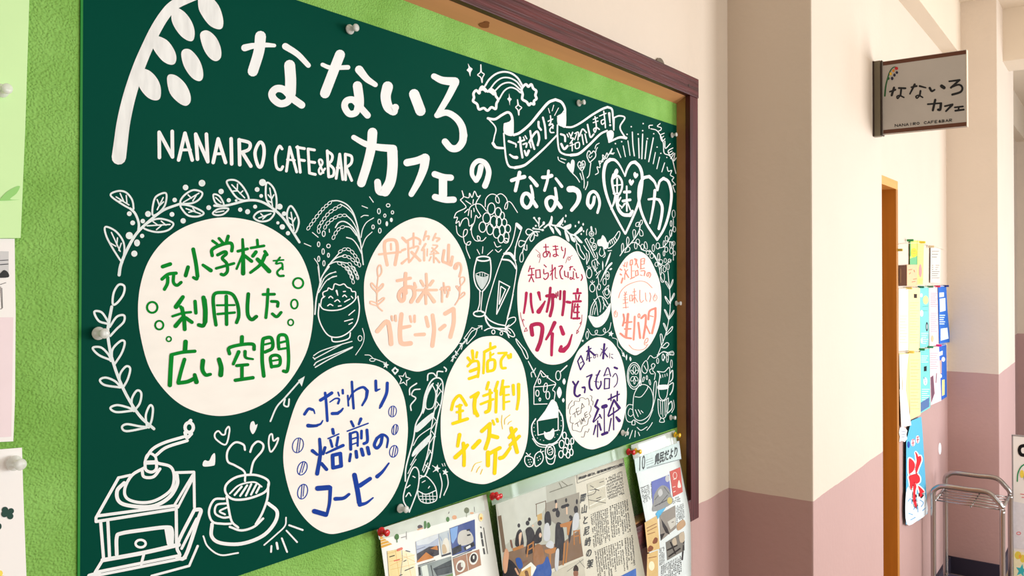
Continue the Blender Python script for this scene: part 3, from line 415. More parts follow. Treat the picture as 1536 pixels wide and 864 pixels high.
dr('stacked_teacup_drawing', WHITEB, ('g', 6, 'w7 380 270 402 300 390 390|w7 390 390 470 388 486 240 440 275 380 270|f 388 392 472 388 470 422 390 428|w5 408 305 410 327|w5 425 300 428 322|w5 445 295 447 317|w5 463 288 466 310|390 430 400 490 430 520 460 490 472 420|385 510 390 620 410 670 445 670 470 602 476 500|w5 405 520 412 642|w5 425 530 428 662|w5 445 525 447 652|w5 460 510 457 622|385 510 430 527 476 500|w9 490 290 512 262 512 330 490 362|w9 480 390 517 370 512 430 490 472|w8 475 560 502 530 507 590 470 632|410 675 400 707 440 707 432 675|520 520 526 580 505 627|w5 o 430 150 9 30|w5 o 467 155 9 40|w5 o 502 205 8 34|w5 385 140 430 100 480 110 522 110 517 132 480 115'))
dr('cheese_drawing', WHITE, ('h', 6, 'l 100 415 100 290 150 172|100 415 195 412|l 100 290 180 285 252 272|150 172 215 235 257 265 235 310 252 330 245 390|o 140 250 9 18|o 125 335 12 22|o 200 350 14 28|o 143 380 6 11|o 183 295 13 34 10|150 190 165 217 200 210 195 225|f 318 228 329 250 318 274 305 250|f 283 288 301 330 283 372 265 330|f 312 370 321 385 312 402 302 385'))
dr('cake_drawing', WHITE, ('h', 7, 'f l 122 537 180 462 222 388 236 379 262 400 277 440 277 510|l 125 535 130 637 275 600 275 508|w9 112 520 85 570 92 640 130 695 200 708 270 678 308 602 306 510 280 457|w6 90 662 132 714 200 722 272 690|d 105 555 3|d 100 582 3|d 103 610 3|d 111 638 3|d 126 658 3|d 146 670 3|d 170 676 3|d 250 652 3|d 270 632 3|d 285 602 3|d 296 570 3|d 298 532 3|d 293 492 3'))
dr('cream_swirl', WHITEB, ('h', 7, 'f 173 610 195 622 215 612 242 588 246 640 215 672 180 655'))
dr('strawberry_drawing', WHITE, ('h', 7, 'c 40 790 35 830 60 864 92 852 97 812 75 792|c 105 832 110 780 145 755 167 790 157 832 117 862|w6 45 765 62 785 50 790|w6 75 770 62 788|w6 150 740 148 760 170 752|d 60 815 4|d 75 812 4|d 65 832 4|d 82 830 4|d 72 848 4|d 125 800 4|d 140 790 4|d 132 818 4|d 147 808 4'))
dr('fig_drawing', WHITE, ('h', 7, 'o 217 755 35 55|w6 o 217 752 20 28|d 210 745 4|d 224 740 4|d 214 764 4|d 226 758 4|185 792 202 840 240 840 256 782'))
dr('blueberry_drawing', WHITE, ('h', 7, 'o 320 640 14 24|o 300 702 18 28|o 340 682 14 24|o 325 752 16 28|o 358 722 14 22|o 376 680 11 22|o 295 775 16 26|o 346 780 14 22|o 370 760 12 24'))
dr('baguette_drawing', WHITEB, ('o', 6, 'w8 105 682 110 600 150 450 165 360 200 290 215 200 250 120 290 100 316 130 312 220 287 330 267 450 250 560 217 650 192 652|255 140 228 190 222 270 262 265 277 190 257 140|f 200 340 262 295 257 330 175 405 158 385|f 158 502 247 418 237 462 148 545|f 213 215 240 150 266 130 232 200 217 275 203 302|290 130 277 240 252 380 232 520 202 622|w5 280 140 312 182|w5 275 182 307 132|w5 275 222 302 180|w5 278 230 304 262|w5 265 292 292 250|w5 262 318 286 352|w5 250 392 277 350|w5 255 402 275 432|w5 240 472 266 430|w5 235 500 257 532|w5 225 562 247 510|w5 215 590 242 612|w5 208 632 232 580|w5 150 482 182 430 252 380|w5 135 592 172 530 230 470|w5 120 640 140 600 165 560|w7 130 852 95 792 105 720 140 622 165 605 182 640 177 720 150 800 127 857|w6 148 655 160 662|w6 113 720 132 705|w6 108 770 125 748 137 765|w6 185 667 222 655 267 702 282 752 277 792 230 807 190 792 175 742 185 667|w6 180 740 222 757 277 735|w4 185 768 278 768|w4 192 785 272 785|w4 200 747 206 802|w4 220 755 223 806|w4 240 752 246 803|w4 258 745 263 797|w5 200 690 217 680|w5 235 722 242 712|star f 283 612 21|star f 330 632 18|w6 300 640 312 702 300 775|w6 340 645 346 702 322 762|w4 258 595 268 602|w4 262 630 272 622|w4 312 585 318 598|w4 325 582 330 597'))
# ---- the seven discs and what is written on each
def disc(pts, label):
    p = Paint(); p.fill(smooth_path([Vector((pts[k], pts[k + 1])) for k in range(0, len(pts), 2)], True, 8))
    return tag(p.out('white_disc', DISC, poster, L1), label)
K = [int(v) for v in '340 326 395 337 440 368 462 408 470 460 465 510 450 548 420 588 378 614 330 624 285 614 252 591 225 553 211 505 207 462 212 422 226 386 252 356 290 335'.split()]
c1 = disc(K, 'largest white disc with green lettering')
gp = mat('green_poster_paint', (0, 130, 40), 0.65, 0.05, var=0.22, vscale=(60, 60, 40))
paint('green_lettering', gp, c1, L2,
 ('q', 34, 'w36 148 430 218 406|w32 142 545 200 500 272 490|w32 195 530 192 585 165 638|w30 250 500 248 575 280 602 318 575|w36 382 435 360 512|w36 430 270 455 400 470 518|w28 470 520 462 545 432 530|w28:38 520 415 592 465|w26 608 192 650 222|w28 668 170 702 208|w32 752 150 735 208|w32 605 328 605 272 690 228 770 212 790 240 785 285|w30 655 322 720 292 735 312 698 352 738 400 745 470 715 505 688 500|w26 642 446 805 400|w24:42 885 178 890 300 890 492|w28 842 288 930 266|w22 885 320 830 450|w32 905 330 968 380|w26 1020 184 1025 240|w26 962 258 1082 238|w34 1008 295 980 332|w30 1090 290 1110 320|w36:26 1092 325 1050 410 958 485|w36:42 1022 362 1080 420 1130 472|w16 1170 376 1262 368|w18 1230 345 1192 402 1246 398 1255 455|w18:24 1255 430 1205 478 1222 514 1262 514|w36:44 335 710 272 800|w30 315 800 330 830|w32 447 750 455 857|w40 525 715 542 845|w32 640 967 622 840 620 692 700 668 790 685 838 775 850 880 830 945|w32 735 702 738 962|w20 648 786 810 784|w24 656 867 812 853|w34 938 682 930 800 936 880 970 918 1012 890|w28 1075 686 1178 684|w28 1120 640 1112 780 1100 900|w28 1152 750 1208 756 1208 796|w28 1160 865 1200 892 1240 852'),
 ('r', 34, 'w36 327 75 345 170 352 270|w24 240 150 330 122 408 112|w34:40 330 165 268 240|w34 362 165 418 205|w44 533 0 542 100 540 200|w36 540 205 520 238 482 230|w42 360 385 355 460|w32 228 505 330 482 445 472|w40 230 515 222 640 215 785|w34 350 548 320 650 292 760|w36 295 765 380 752 450 718|w34:44 444 690 460 755|w42:30 520 560 515 640 545 690 588 685|w40:46 668 548 688 620 684 690|w36 880 340 878 400|w32 765 495 762 442 870 412 980 408 992 455|w34:28 850 478 800 590|w32:20 908 475 915 530 980 545|w30 832 605 932 596|w32 880 605 880 712|w34 818 740 980 716|w36:32 1080 700 1065 550 1070 382 1092 352 1150 352 1160 440 1092 480|w20 1082 412 1152 395|w32 1217 440 1215 342 1250 320 1290 342 1305 450 1308 570 1295 655 1262 655|w22 1222 396 1300 376|w22 1217 455 1302 442|w30 1152 618 1142 530 1190 508 1228 530 1225 598 1162 614|w18 1152 562 1222 550|w15 o 1328 207 25 28|w20 o 52 68 48 50|w18 o 117 232 38 40|w14 o 205 360 22 22'), ('q', 18, 'w19 o 1397 582 47 47|w17 o 1362 775 31 42'))
K = [int(v) for v in '630 326 655 332 674 347 690 370 701 400 705 440 701 475 690 512 665 541 635 556 614 555 585 541 562 512 549 472 546 440 548 412 560 380 580 352 604 334'.split()]
c2 = disc(K, 'white disc with pale peach lettering')
paint('peach_lettering', mat('peach_paint', (255, 198, 172), 0.65, 0.1, var=0.08, vscale=(25, 25, 10)), c2, L2,
 ('k', 24, 'w34 295 558 270 420 270 312 330 285 390 302 405 400 380 555|w22 335 330 337 392|w24 208 443 440 418|w30 460 265 505 310|w26 458 400 490 387|w30:18 455 540 512 490|w20 520 310 525 420 530 530|w24 520 292 590 262 650 290 648 332|w20 580 215 580 372|w20 530 382 630 357 600 440 542 520|w30 560 420 650 510|w22 715 195 690 290|w20 702 252 745 247 740 280|w20 820 220 790 290|w20 800 262 860 272 832 302|w22 710 330 672 398|w22 695 390 695 510|w14 730 385 727 460|w15 790 342 840 352 772 420|w17 780 372 850 432|w14 760 442 840 432|w17 800 420 800 532|w15 770 470 750 512|w20 820 482 860 530|w28 910 400 895 512 920 530|w30 960 342 955 542|w26 900 522 980 560|w30 1000 470 985 560|w22 1060 550 1042 598 1020 590 1040 545 1080 540 1095 600 1075 682|w34 405 728 545 700|w38 495 650 490 760 498 862|w26:36 590 752 600 798|w28 717 655 725 800|w30 660 730 690 782|w32 790 730 757 775|w28 622 830 830 828|w20 870 822 960 792 970 832|w20 905 752 920 862|w15 c 215 558 190 600 200 682 235 640 232 582|w12 197 690 185 800 180 862|w15 180 852 125 790 130 752 177 802|w15 190 852 250 790 247 760 202 812|w13 1085 762 1085 700 1125 690 1132 730 1090 782|w11 1090 772 1080 862|w12 1075 842 1040 790 1062 790 1078 830'),
 ('l', 28, 'w38 440 20 440 120 412 142 388 95 410 40 470 5 530 15 545 85 512 152|w26 655 20 660 170|w28:38 640 52 578 145|w28:38 680 62 740 148|w20 820 10 820 152|w20 850 10 880 50 870 102|w13 175 0 175 180 225 242|w13 175 60 118 0|w13 175 192 110 170 110 145 165 162|w13 180 182 240 130 237 110 190 142|w12 1000 0 990 110 950 182|w12 995 122 1045 80 1037 55 1000 92|w42:46 175 445 270 347 300 440 312 570|w22 318 295 326 335|w24 355 290 360 340|w42:48 415 275 400 420 405 540 432 570 505 565|w38:30 425 408 500 394|w24 500 295 512 350|w26 545 290 545 350|w32:38 552 480 640 475|w34 660 305 680 395|w38:42 725 285 740 430 722 590|w38 800 425 845 388|w42 850 270 930 222|w40 935 225 935 360 902 502'))
K = [int(v) for v in '830 354 847 360 862 374 873 397 880 420 882 445 880 480 870 515 852 540 827 547 805 537 787 509 778 475 776 437 780 412 790 388 807 365'.split()]
c3 = disc(K, 'white disc with crimson lettering')
crim = mat('crimson_paint', (172, 22, 76), 0.65, 0.1, var=0.15, vscale=(30, 30, 12))
paint('crimson_lettering', crim, c3, L2,
 ('a', 14, '395 265 455 262|420 228 425 320 440 380|465 320 430 385 395 390 390 350 430 320 475 342 475 392|515 255 575 255|520 300 580 290|545 245 560 370 530 387 518 368 555 357 582 376|625 262 630 300 645 312|675 280 670 350 650 407|w6 290 297 345 350 340 395 315 382 330 360 350 400 335 467|w6 765 372 715 410 722 437 742 410 710 392 680 472|220 510 198 582|215 545 270 540|235 540 240 620 205 712|w16 195 630 265 622|235 645 265 715|l 292 565 295 665 352 660 345 558 292 565|400 495 427 522|395 555 400 612 450 600 450 652 415 685 395 667|505 495 507 687|w12 480 580 520 560 545 530 545 652 567 670|w12 520 560 480 632|w15 590 515 640 510 605 580 620 662 642 677|665 575 670 635 692 650|710 590 712 662|730 530 770 517|745 515 735 562|w13 785 545 802 567|w12 780 580 777 660 745 685 740 657 792 682|815 600 825 660 847 660|885 620 897 660 880 697'),
 ('b', 34, 'w34:22 155 74 145 180 125 312|w30:26 207 85 212 200 232 305|w40:18 300 72 320 158|w18:56 375 172 342 230 300 294|w38 395 110 470 96 482 118|w36 465 120 462 230 435 345|w32:28 438 15 425 150 396 295|w14 505 75 510 132|w14 526 60 526 112|w26 557 52 552 148|w36:30 603 58 598 190 580 335|w34 635 180 670 186|w26 760 28 756 70|w24 712 80 795 76|w18 738 100 742 150|w18 780 100 768 152|w28 705 176 795 172|w20 700 190 685 372|w15 730 200 712 292|w20 760 205 755 380|w18 720 240 780 236|w20 718 305 775 302|w26 708 375 780 372|w46 225 568 212 472|w46 220 455 270 440 325 448 345 500 322 640 282 745|w46:24 488 425 440 530 388 622|w38:30 462 555 455 700 452 808|w40:48 560 475 588 555|w18:60 692 565 650 690 590 752|w52 590 755 555 752|w36 550 740 565 705|w7 85 305 92 362 130 472|w8 130 395 115 385 112 422|w8 l 150 482 130 530 167 520 150 482|w7 810 332 802 430 762 512|w8 800 415 785 435 797 440|w8 l 752 512 745 555 772 530 752 512'))
K = [int(v) for v in '957 377 972 385 983 405 990 425 992 450 989 487 976 516 960 530 949 532 932 519 922 494 917 462 917 437 926 406 941 384'.split()]
c4 = disc(K, 'small white disc with salmon pink lettering beside the right frame')
paint('salmon_lettering', mat('salmon_paint', (244, 146, 128), 0.65, 0.1, var=0.15, vscale=(60, 60, 30)), c4, L2,
 ('c', 14, 'w22 612 340 636 356|w24 616 420 632 430|w26 632 552 652 482|w12 690 240 672 310|w12 655 282 692 300|w14 720 235 712 312|w14 680 340 702 392|w14 730 350 690 402 682 502|w20 700 402 742 470|w16 l 770 210 765 282 800 270 800 200 770 210|785 290 787 470|w17 770 492 832 462|w10 800 372 832 366|w16 830 190 870 200 842 280|w16 840 182 890 320|w15 l 850 372 850 450 890 430 880 360 850 372|w16 930 190 930 330|930 190 985 182 980 250|w10 940 222 980 216|w12 935 272 985 262|920 342 985 326|w16 930 370 990 372 980 442|w12 920 432 950 440|w13 1055 402 1040 450 1020 440 1032 400 1065 395 1080 430 1060 472|w9 590 782 620 690 700 602 820 545 930 525 1020 550 1102 627|w9 680 690 690 722|w9 710 686 700 720|w9 665 742 720 726|w9 670 782 716 772|w10 660 812 732 802|w10 690 720 692 862|w10 l 760 742 760 830 800 820 795 735 760 742|w10 830 640 835 862|w10 805 692 855 680|w9 800 752 860 736|w9 830 770 800 832|w9 840 770 880 842|w9 915 662 915 800 935 850 972 820|w8 1000 702 1005 800 1022 832|w8 1065 702 1082 760 1065 842|w6 1150 782 1140 750 1165 740 1175 790 1140 830 1120 780 1150 715'),
 ('d', 22, 'w9 560 132 622 120|w9 590 90 597 192|w9 560 187 627 180|w6 465 277 460 240 485 250 480 300 450 300 445 250 470 220|w7 860 632 850 650 880 620 880 580 850 602 835 660 860 670|w22 565 272 575 340 556 420|w30 625 268 612 400 600 558|w22 572 382 670 370|w22 582 462 658 460|w26 527 522 590 570 662 584|w26 710 302 705 440 695 600|w28 757 382 780 578|w14 o 765 290 12 26|w28 795 322 850 282 850 400 822 580|w20 850 402 905 520|w26 887 338 902 232 978 192|w28 980 192 975 330 935 518|w14 910 292 950 302|w8 635 670 690 722 770 735 840 717 880 660'))
K = [int(v) for v in '530 545 565 549 590 565 605 592 611 628 611 661 603 713 584 753 554 783 511 799 487 799 462 783 440 752 428 713 425 680 431 646 447 599 472 569 502 550'.split()]
c5 = disc(K, 'white disc with blue lettering and coffee bean sketches')
paint('blue_lettering', mat('blue_paint', (16, 62, 160), 0.65, 0.1, var=0.18, vscale=(40, 40, 12)), c5, L2,
 ('s', 30, 'w32 265 442 308 385 352 392|w28:14 350 390 365 400 376 434|w44:30 305 565 350 568 400 565|w30:14 400 562 440 545 462 510|w36 438 290 500 252 560 212|w30 488 212 500 320 512 512|w18 628 205 640 242|w26 678 180 680 217|w14:26 540 310 600 272 640 280 628 325|w36 565 435 625 432|w34:20 625 430 660 405 680 380|w28 777 92 785 230 796 378|w20 733 240 740 350|w14:34 745 290 780 220 830 175 900 150 945 190|w38:22 942 200 930 270 888 346|w32 1035 82 1038 185|w30:14 1038 186 1080 170|w34 1160 105 1150 220 1088 355|w20 1088 355 1078 375|w34 570 605 578 650|w16 520 705 636 655|w28 545 720 565 792|w28 628 690 612 780|w28 770 520 795 572|w34:24 875 492 852 550|w16 728 625 952 540|w34 760 652 765 820|w24 760 650 835 640 840 782|w18 765 712 835 692|w16 770 772 840 747|w28 882 622 880 702|w32 940 612 945 730 908 760|w34 1105 680 1090 760 1048 808 1020 772 1048 702|w34:20 1048 702 1108 662 1165 702 1155 800|w9 o 195 778 58 82 15|w9 202 700 180 858|w8 222 700 205 845|w8 o 1217 412 42 60 8|w8 1210 355 1200 470|w8 1232 352 1222 465|w8 o 1243 608 32 58 15|w9 1232 560 1228 660|w9 1262 555 1250 655'),
 ('t', 30, 'w28:38 368 -8 374 130 345 312|w34:26 302 100 345 135|w28 418 70 400 128|w32 385 218 432 272|w18:30 430 122 585 50|w34 l 488 142 492 258 568 240 560 125 488 142|w24 655 130 645 195|w30 706 105 712 160|w32 756 85 770 140|w32 812 70 825 128|w48 350 448 455 440|w34:26 468 440 460 580 438 680|w46 320 660 425 690|w38:26 515 545 590 538 640 502|w46 690 325 720 480 735 580|w42:36 740 422 835 358|w38:14 738 600 800 582 862 535|w38:16 900 338 950 292 1008 215|w9 o 1053 105 37 56 15|w8 1058 50 1038 155|w8 1078 55 1060 150|w9 o 207 262 42 65 22|w9 215 200 180 318|w8 232 210 205 300|w9 o 210 478 45 70 15|w9 205 415 195 545|w8 225 415 215 520'))
K = [int(v) for v in '738 504 752 506 768 519 783 544 790 573 793 612 791 660 781 690 762 710 738 723 720 726 694 719 673 701 663 668 661 632 664 602 671 569 685 540 702 519 719 507'.split()]
c6 = disc(K, 'white disc with yellow lettering')
paint('yellow_lettering', mat('yellow_paint', (252, 214, 0), 0.65, 0.1, var=0.05, vscale=(40, 40, 12)), c6, L2,
 ('i', 30, 'w36:28 350 190 360 292|w28 402 205 392 260|w34 302 265 332 302|w30 300 355 350 307 410 305 420 382 410 470|w36 328 410 412 378|w34 315 490 410 458|w26 545 105 545 160|w34 480 202 540 170 595 146|w28 480 215 475 330 470 430|w24 545 205 545 272|w20 552 240 580 220|w32 515 412 520 302 590 292 585 388 515 412|w26 632 215 720 210|w30 710 222 662 290 668 370 708 375|w32 735 240 745 265|w28 765 225 765 260|w34 125 825 150 732 205 672 240 700 285 775|w32 335 690 415 640|w36 415 645 372 740 375 864|w32 525 530 505 602|w30 472 675 560 642|w28 442 765 575 712|w30 540 612 545 752|w30 625 525 595 622|w32 612 620 605 852|w30 682 510 657 662|w26 672 582 745 576|w28 690 582 690 820|w22 692 672 745 662|w22 692 747 750 735|w36:30 792 562 797 662|w38:28 850 552 850 700 832 820'),
 ('j', 34, 'w26 168 65 215 52|w28 170 122 228 107|w32 200 52 200 202|w34 130 235 275 188|w38 350 -20 345 82 375 155|w36 500 30 490 100 458 122|w38:32 197 345 177 460|w44:34 155 572 230 502 275 450|w36 235 432 242 560 240 652|w42 332 475 395 408|w38 418 312 500 237|w38 498 242 490 370 455 485|w42 495 352 572 372|w24 527 205 542 245|w26 570 190 577 215|w42 480 522 480 652|w38 485 540 598 477|w38 555 522 550 642 545 730|w42:32 600 580 640 562 700 480|w40 712 282 725 340 770 520|w34 760 292 692 375|w34 792 362 702 450|w6 620 152 615 220 625 290|w6 700 148 650 190 645 242|w6 715 210 690 225 680 242|w6 415 615 350 640 315 712|w6 400 662 378 690 365 722|w6 425 690 405 740'))
K = [int(v) for v in '900 506 915 511 927 526 935 547 939 573 940 595 937 622 930 646 915 664 900 671 886 674 871 668 857 652 850 630 849 608 850 582 856 555 865 530 875 518 887 509'.split()]
c7 = disc(K, 'white disc with purple lettering')
paint('purple_lettering', mat('purple_paint', (58, 22, 108), 0.65, 0.1, var=0.15, vscale=(40, 40, 12)), c7, L2,
 ('e', 20, 'l w20 255 402 295 525 350 437 302 322 255 402|w13 292 430 335 400|w24 412 190 425 402|w20 382 262 445 216|w18 405 262 385 387|w24:32 430 252 495 312|w12 400 367 455 347|w9 520 302 510 350 485 352 500 310 540 302 542 342|w30 640 155 622 362|w12 590 222 612 242|w12 610 262 580 327|w13 680 207 642 262|w20 635 272 685 337|w8 717 285 715 357|w9 740 302 762 302|w12 740 342 762 362|w28 187 697 222 752|w26 265 692 225 770 210 862|w18 320 777 360 775 358 852|w20 385 627 460 592|w28 458 597 425 692 432 790 460 817|w22 575 537 530 640 520 742 550 802 590 742 590 692|w14 517 602 560 592|w12 495 692 560 702|w17 635 612 690 492 730 616|w12 652 602 700 592|l w18 645 652 640 800 710 790 715 652 645 652|w32 788 492 822 506|w13 760 627 800 577 830 642 820 722 780 775'),
 ('f', 24, 'w26 192 0 190 92 225 127 260 107|w20 290 12 325 22 320 77|w26 490 172 457 252|w30 457 252 500 290|w30:18 498 290 430 452|w14 435 462 525 372|w22:14 515 362 540 412|w15 490 442 488 652|w22:14 465 502 435 622|w24 510 482 532 562|w52 560 262 595 250|w14 575 292 577 590|w36 550 620 612 595|w24:18 630 165 770 97|w16 665 97 662 182|w20 745 62 742 182|w26:18 700 172 660 272 625 372|w24:40 700 172 770 275|w20 630 385 760 297|w16 695 272 697 560|w18:14 665 412 635 577|w26:44 732 395 768 440'))
paint('tea_time_cloud', mat('dark_ink', (48, 44, 52), 0.7, 0.1), c7, L2, ('f', 6, 'w7 165 360 215 322|w7 190 345 200 397|w7 l 265 345 230 367 210 290 245 272|w7 220 332 255 310|w7 l 270 342 287 215 317 262|w7 275 287 305 265|w7 195 487 250 452|w7 222 470 237 517|w7 258 430 277 490|w7 l 287 480 282 415 302 450 307 400 327 457|w7 l 360 385 330 402 318 350 350 325|w7 325 375 357 355|185 240 190 190 250 190 260 150 305 145 330 165 360 150 380 200 375 240|392 248 405 262 400 310 380 350 400 385 370 420 355 490 300 515 270 585 210 570 165 560 160 500 175 470|165 475 132 455 140 385|135 360 125 330 140 270 185 240|105 290 120 230 160 180|390 115 415 130 410 180 430 190 425 240|275 650 310 650 330 580 360 590 380 545'))
# ------------------------------------------------------------------ push pins
def clear_mat(name, rgb, alpha, rough=0.12):
    m = mat(name, rgb, rough, 0.6); b = m.node_tree.nodes['Principled BSDF']; b.inputs['Alpha'].default_value = alpha; return m
CLEAR = clear_mat('clear_plastic', (244, 246, 242), 0.6)
PINMETAL = mat('pin_steel', (150, 150, 150), 0.3, metal=0.9)
def pin_at(P_, m, label, group, k=1.0):
    t = thing('push_pin', label, 'push pin', P_, group)
    g = MB(); g.lathe([(r * k, h * k) for r, h in ((0.0012, 0.002), (0.0056, 0.0022), (0.0060, 0.0034), (0.0057, 0.0046), (0.0034, 0.0056), (0.0028, 0.0075), (0.0030, 0.0110), (0.0042, 0.0124), (0.0046, 0.0138), (0.0042, 0.0150), (0.0012, 0.0154))], P_, (0, -1, 0.03), 0, 22)
    g.out('plastic_grip', m, t, True)
    g = MB(); g.lathe([(0.0006, 0), (0.0006, 0.0024 * k)], P_, (0, -1, 0.03), 0, 8); g.out('needle', PINMETAL, t)
    return t
RED = mat('red_plastic', (206, 18, 28), 0.22, 0.6); YEL = mat('yellow_plastic', (240, 190, 20), 0.25, 0.6)
G = 'clear pins holding the green poster'
for px, py, k, lab in ((522, 45, 1.05, 'clear push pin near the green poster\'s top edge above the second big white kana'),
        (866, 155, 1.0, 'clear push pin above the ribbon banner by the green poster\'s top edge'),
        (1006, 203, .95, 'clear push pin by the SEVEN ribbon at the poster\'s corner next to the frame'),
        (1012.5, 455, .95, 'clear push pin halfway down the leaf vine beside the frame'),
        (145, 500, 1.05, 'clear push pin on the white leaf sprig beside the green-lettered disc'),
        (598, 762, 1.0, 'clear push pin at the foot of the baguette drawing'),
        (932, 649, .95, 'clear push pin between the purple-lettered disc and the teapot drawing'),
        (1004, 626, .95, 'clear push pin below the stacked teacups beside the wooden frame')):
    pin_at(atY(px, py, SY - 0.0009), CLEAR, lab, G, k)

# ------------------------------------------------------------------ papers pinned at the left edge
def paper(name, label, cat, m, corners, y, group=None):
    P4 = [atY(a, b, y) for a, b in corners]; n = len(P4)
    c = sum(P4, Vector()) / n
    t = thing(name, label, cat, (c.x, y, min(p.z for p in P4)), group)
    v = P4 + [p + Vector((0, 0.0005, 0)) for p in P4]
    f = [tuple(range(n)), tuple(range(n, 2 * n))[::-1]] + [(i, (i + 1) % n, n + (i + 1) % n, n + i) for i in range(n)]
    build('paper_sheet', v, f, m, t)
    return t, (lambda px, py, k: atY(px, py, y - 0.0004 - k))
PG = mat('pale_green_paper', (208, 244, 178), 0.7, var=0.04, vscale=(8, 8, 8)); PW = mat('white_paper', (246, 243, 240), 0.65, var=0.015, vscale=(10, 10, 10))
t, fn = paper('green_notice', 'pale green paper pinned on the green cloth above the photo flyer', 'notice', PG, [(-130, -70), (46, -70), (44, 0), (38, 190), (31, 357), (-130, 359)], CY_ - 0.004)
paint('printed_band', mat('leaf_green_print', (150, 212, 120), 0.7), t, fn, ('D', 6, 'f 0 395 50 345 118 315 100 360 60 395 120 398 0 405'))
pin_at(fn(0, 137, 0), CLEAR, 'clear push pin holding the pale green paper', 'clear pins on the loose papers')
t, fn = paper('photo_flyer', 'white flyer with grey photos and a pink lower half beneath the pale green paper', 'flyer', PW, [(-130, 358), (22, 358), (23.5, 470), (22.5, 600), (20, 662), (-130, 669)], CY_ - 0.002)
GRY = [mat('print_grey_%s' % n, c, 0.6) for n, c in (('light', (205, 205, 205)), ('mid', (140, 138, 138)), ('dark', (58, 54, 56)), ('black', (28, 28, 30)))]
p = paint('grey_photo', GRY[0], t, fn, ('P', 1, 'f l -60 376 13 377 13 416 -60 416'))
paint('dark_hair_patch', GRY[3], p, lambda a, b, k: fn(a, b, k) + Vector((0, -.0003, 0)), ('P', 1, 'f 0 410 6 405 12 409 12 416 -8 416|w1.2 0 397 12 396|w1 -3 391 12 390'))
paint('line_sketch', GRY[2], t, fn, ('P', .7, '0 427 9 424|l 1 430 3 463 -6 465|3 432 4 462'))
paint('pink_panel', mat('pale_pink_print', (240, 222, 226), 0.65, var=0.03), t, fn, ('P', 1, 'f l -120 476 20 476 17 655 -120 662'))
t, fn = paper('flower_poster', 'white sheet printed with dark green and yellow flowers, lowest on the green cloth', 'poster', PW, [(-130, 680), (0, 674), (33, 671.5), (35, 740), (41, 900), (-130, 905)], CY_ - 0.002)
paint('green_flower', mat('dark_green_print', (8, 62, 50), 0.6), t, fn, ('J', 16, 'd 25 540 16|d 55 545 14|d 22 560 16|d 50 570 16|d 38 556 14|d 0 620 8 14|d -12 630 14'))
paint('yellow_flower', mat('yellow_print', (250, 224, 90), 0.6), t, fn, ('J', 16, 'd 0 850 14|d -8 872 20|d 12 880 18'))
pin_at(fn(19, 694, 0), CLEAR, 'clear push pin holding the sheet of printed flowers', 'clear pins on the loose papers', 1.1)

# ------------------------------------------------------------------ three sleeved clippings under the poster
FILM = bpy.data.materials.new('clear_film'); FILM.use_nodes = True
_n = FILM.node_tree.nodes; _l = FILM.node_tree.links; _n.remove(_n['Principled BSDF'])
_t = _n.new('ShaderNodeBsdfTransparent'); _t.inputs[0].default_value = (0.97, 0.985, 0.975, 1); _gl = _n.new('ShaderNodeBsdfGlossy'); _gl.inputs['Roughness'].default_value = 0.3
_nz = _n.new('ShaderNodeTexNoise'); _nz.inputs['Scale'].default_value = 16; _nz.inputs['Detail'].default_value = 3; _bp = _n.new('ShaderNodeBump'); _bp.inputs['Strength'].default_value = 0.5; _bp.inputs['Distance'].default_value = 0.01
_ge = _n.new('ShaderNodeNewGeometry'); _l.new(_ge.outputs['Position'], _nz.inputs['Vector']); _l.new(_nz.outputs['Fac'], _bp.inputs['Height']); _l.new(_bp.outputs['Normal'], _gl.inputs['Normal'])
_mx = _n.new('ShaderNodeMixShader'); _mx.inputs[0].default_value = 0.007; _l.new(_t.outputs[0], _mx.inputs[1]); _l.new(_gl.outputs[0], _mx.inputs[2]); _l.new(_mx.outputs[0], _n['Material Output'].inputs['Surface'])

class Hang:                          # a sheet hung by its top edge whose lower part stands off the board
    def __init__(s, y0, ztop, g): s.y0 = y0; s.z = ztop; s.g = g
    def y(s, z): return s.y0 - s.g(max(0.0, s.z - z))
    def at(s, px, py, off=0.0):
        yy = s.y0 - 0.01
        for _ in range(14): yy = 0.5 * yy + 0.5 * (s.y(atY(px, py, yy).z) - off)
        return atY(px, py, yy)
    def fn(s, off): return lambda px, py, k: s.at(px, py, off + k)
    def sheet(s, name, m, parent, x0, x1, z0, z1, off, th=0.0004, nx=6, nz=24):
        v, f = [], []
        for j in range(nz + 1):
            z = z1 + (z0 - z1) * j / nz
            for i in range(nx + 1): v.append((x0 + (x1 - x0) * i / nx, s.y(z) - off, z))
        N = len(v); v += [(a, b + th, c) for a, b, c in v]; R = nx + 1
        for j in range(nz):
            for i in range(nx):
                q = (j * R + i, j * R + i + 1, (j + 1) * R + i + 1, (j + 1) * R + i); f.append(q); f.append(tuple(k + N for k in q)[::-1])
        edge = [i for i in range(R)] + [j * R + nx for j in range(1, nz + 1)] + [nz * R + i for i in range(nx - 1, -1, -1)] + [j * R for j in range(nz - 1, 0, -1)]
        for a, b in zip(edge, edge[1:] + edge[:1]): f.append((a, b, b + N, a + N))
        return build(name, v, f, m, parent, True)
def lean(d): return 0.21 * d
def bow(d): return 0.22 * d if d < 0.15 else 0.033 + 0.006 * (1 - math.exp(-(d - 0.15) / 0.027))
INK = mat('print_ink', (44, 40, 42), 0.7, 0.1); PAPER = mat('newsprint', (222, 214, 200), 0.75, var=0.03, vscale=(6, 6, 6))
MP = {}
def pm(rgb):
    k = tuple(rgb)
    if k not in MP: MP[k] = mat('print_%02x%02x%02x' % k, k, 0.7, 0.08, var=0.05, vscale=(70, 70, 70))
    return MP[k]
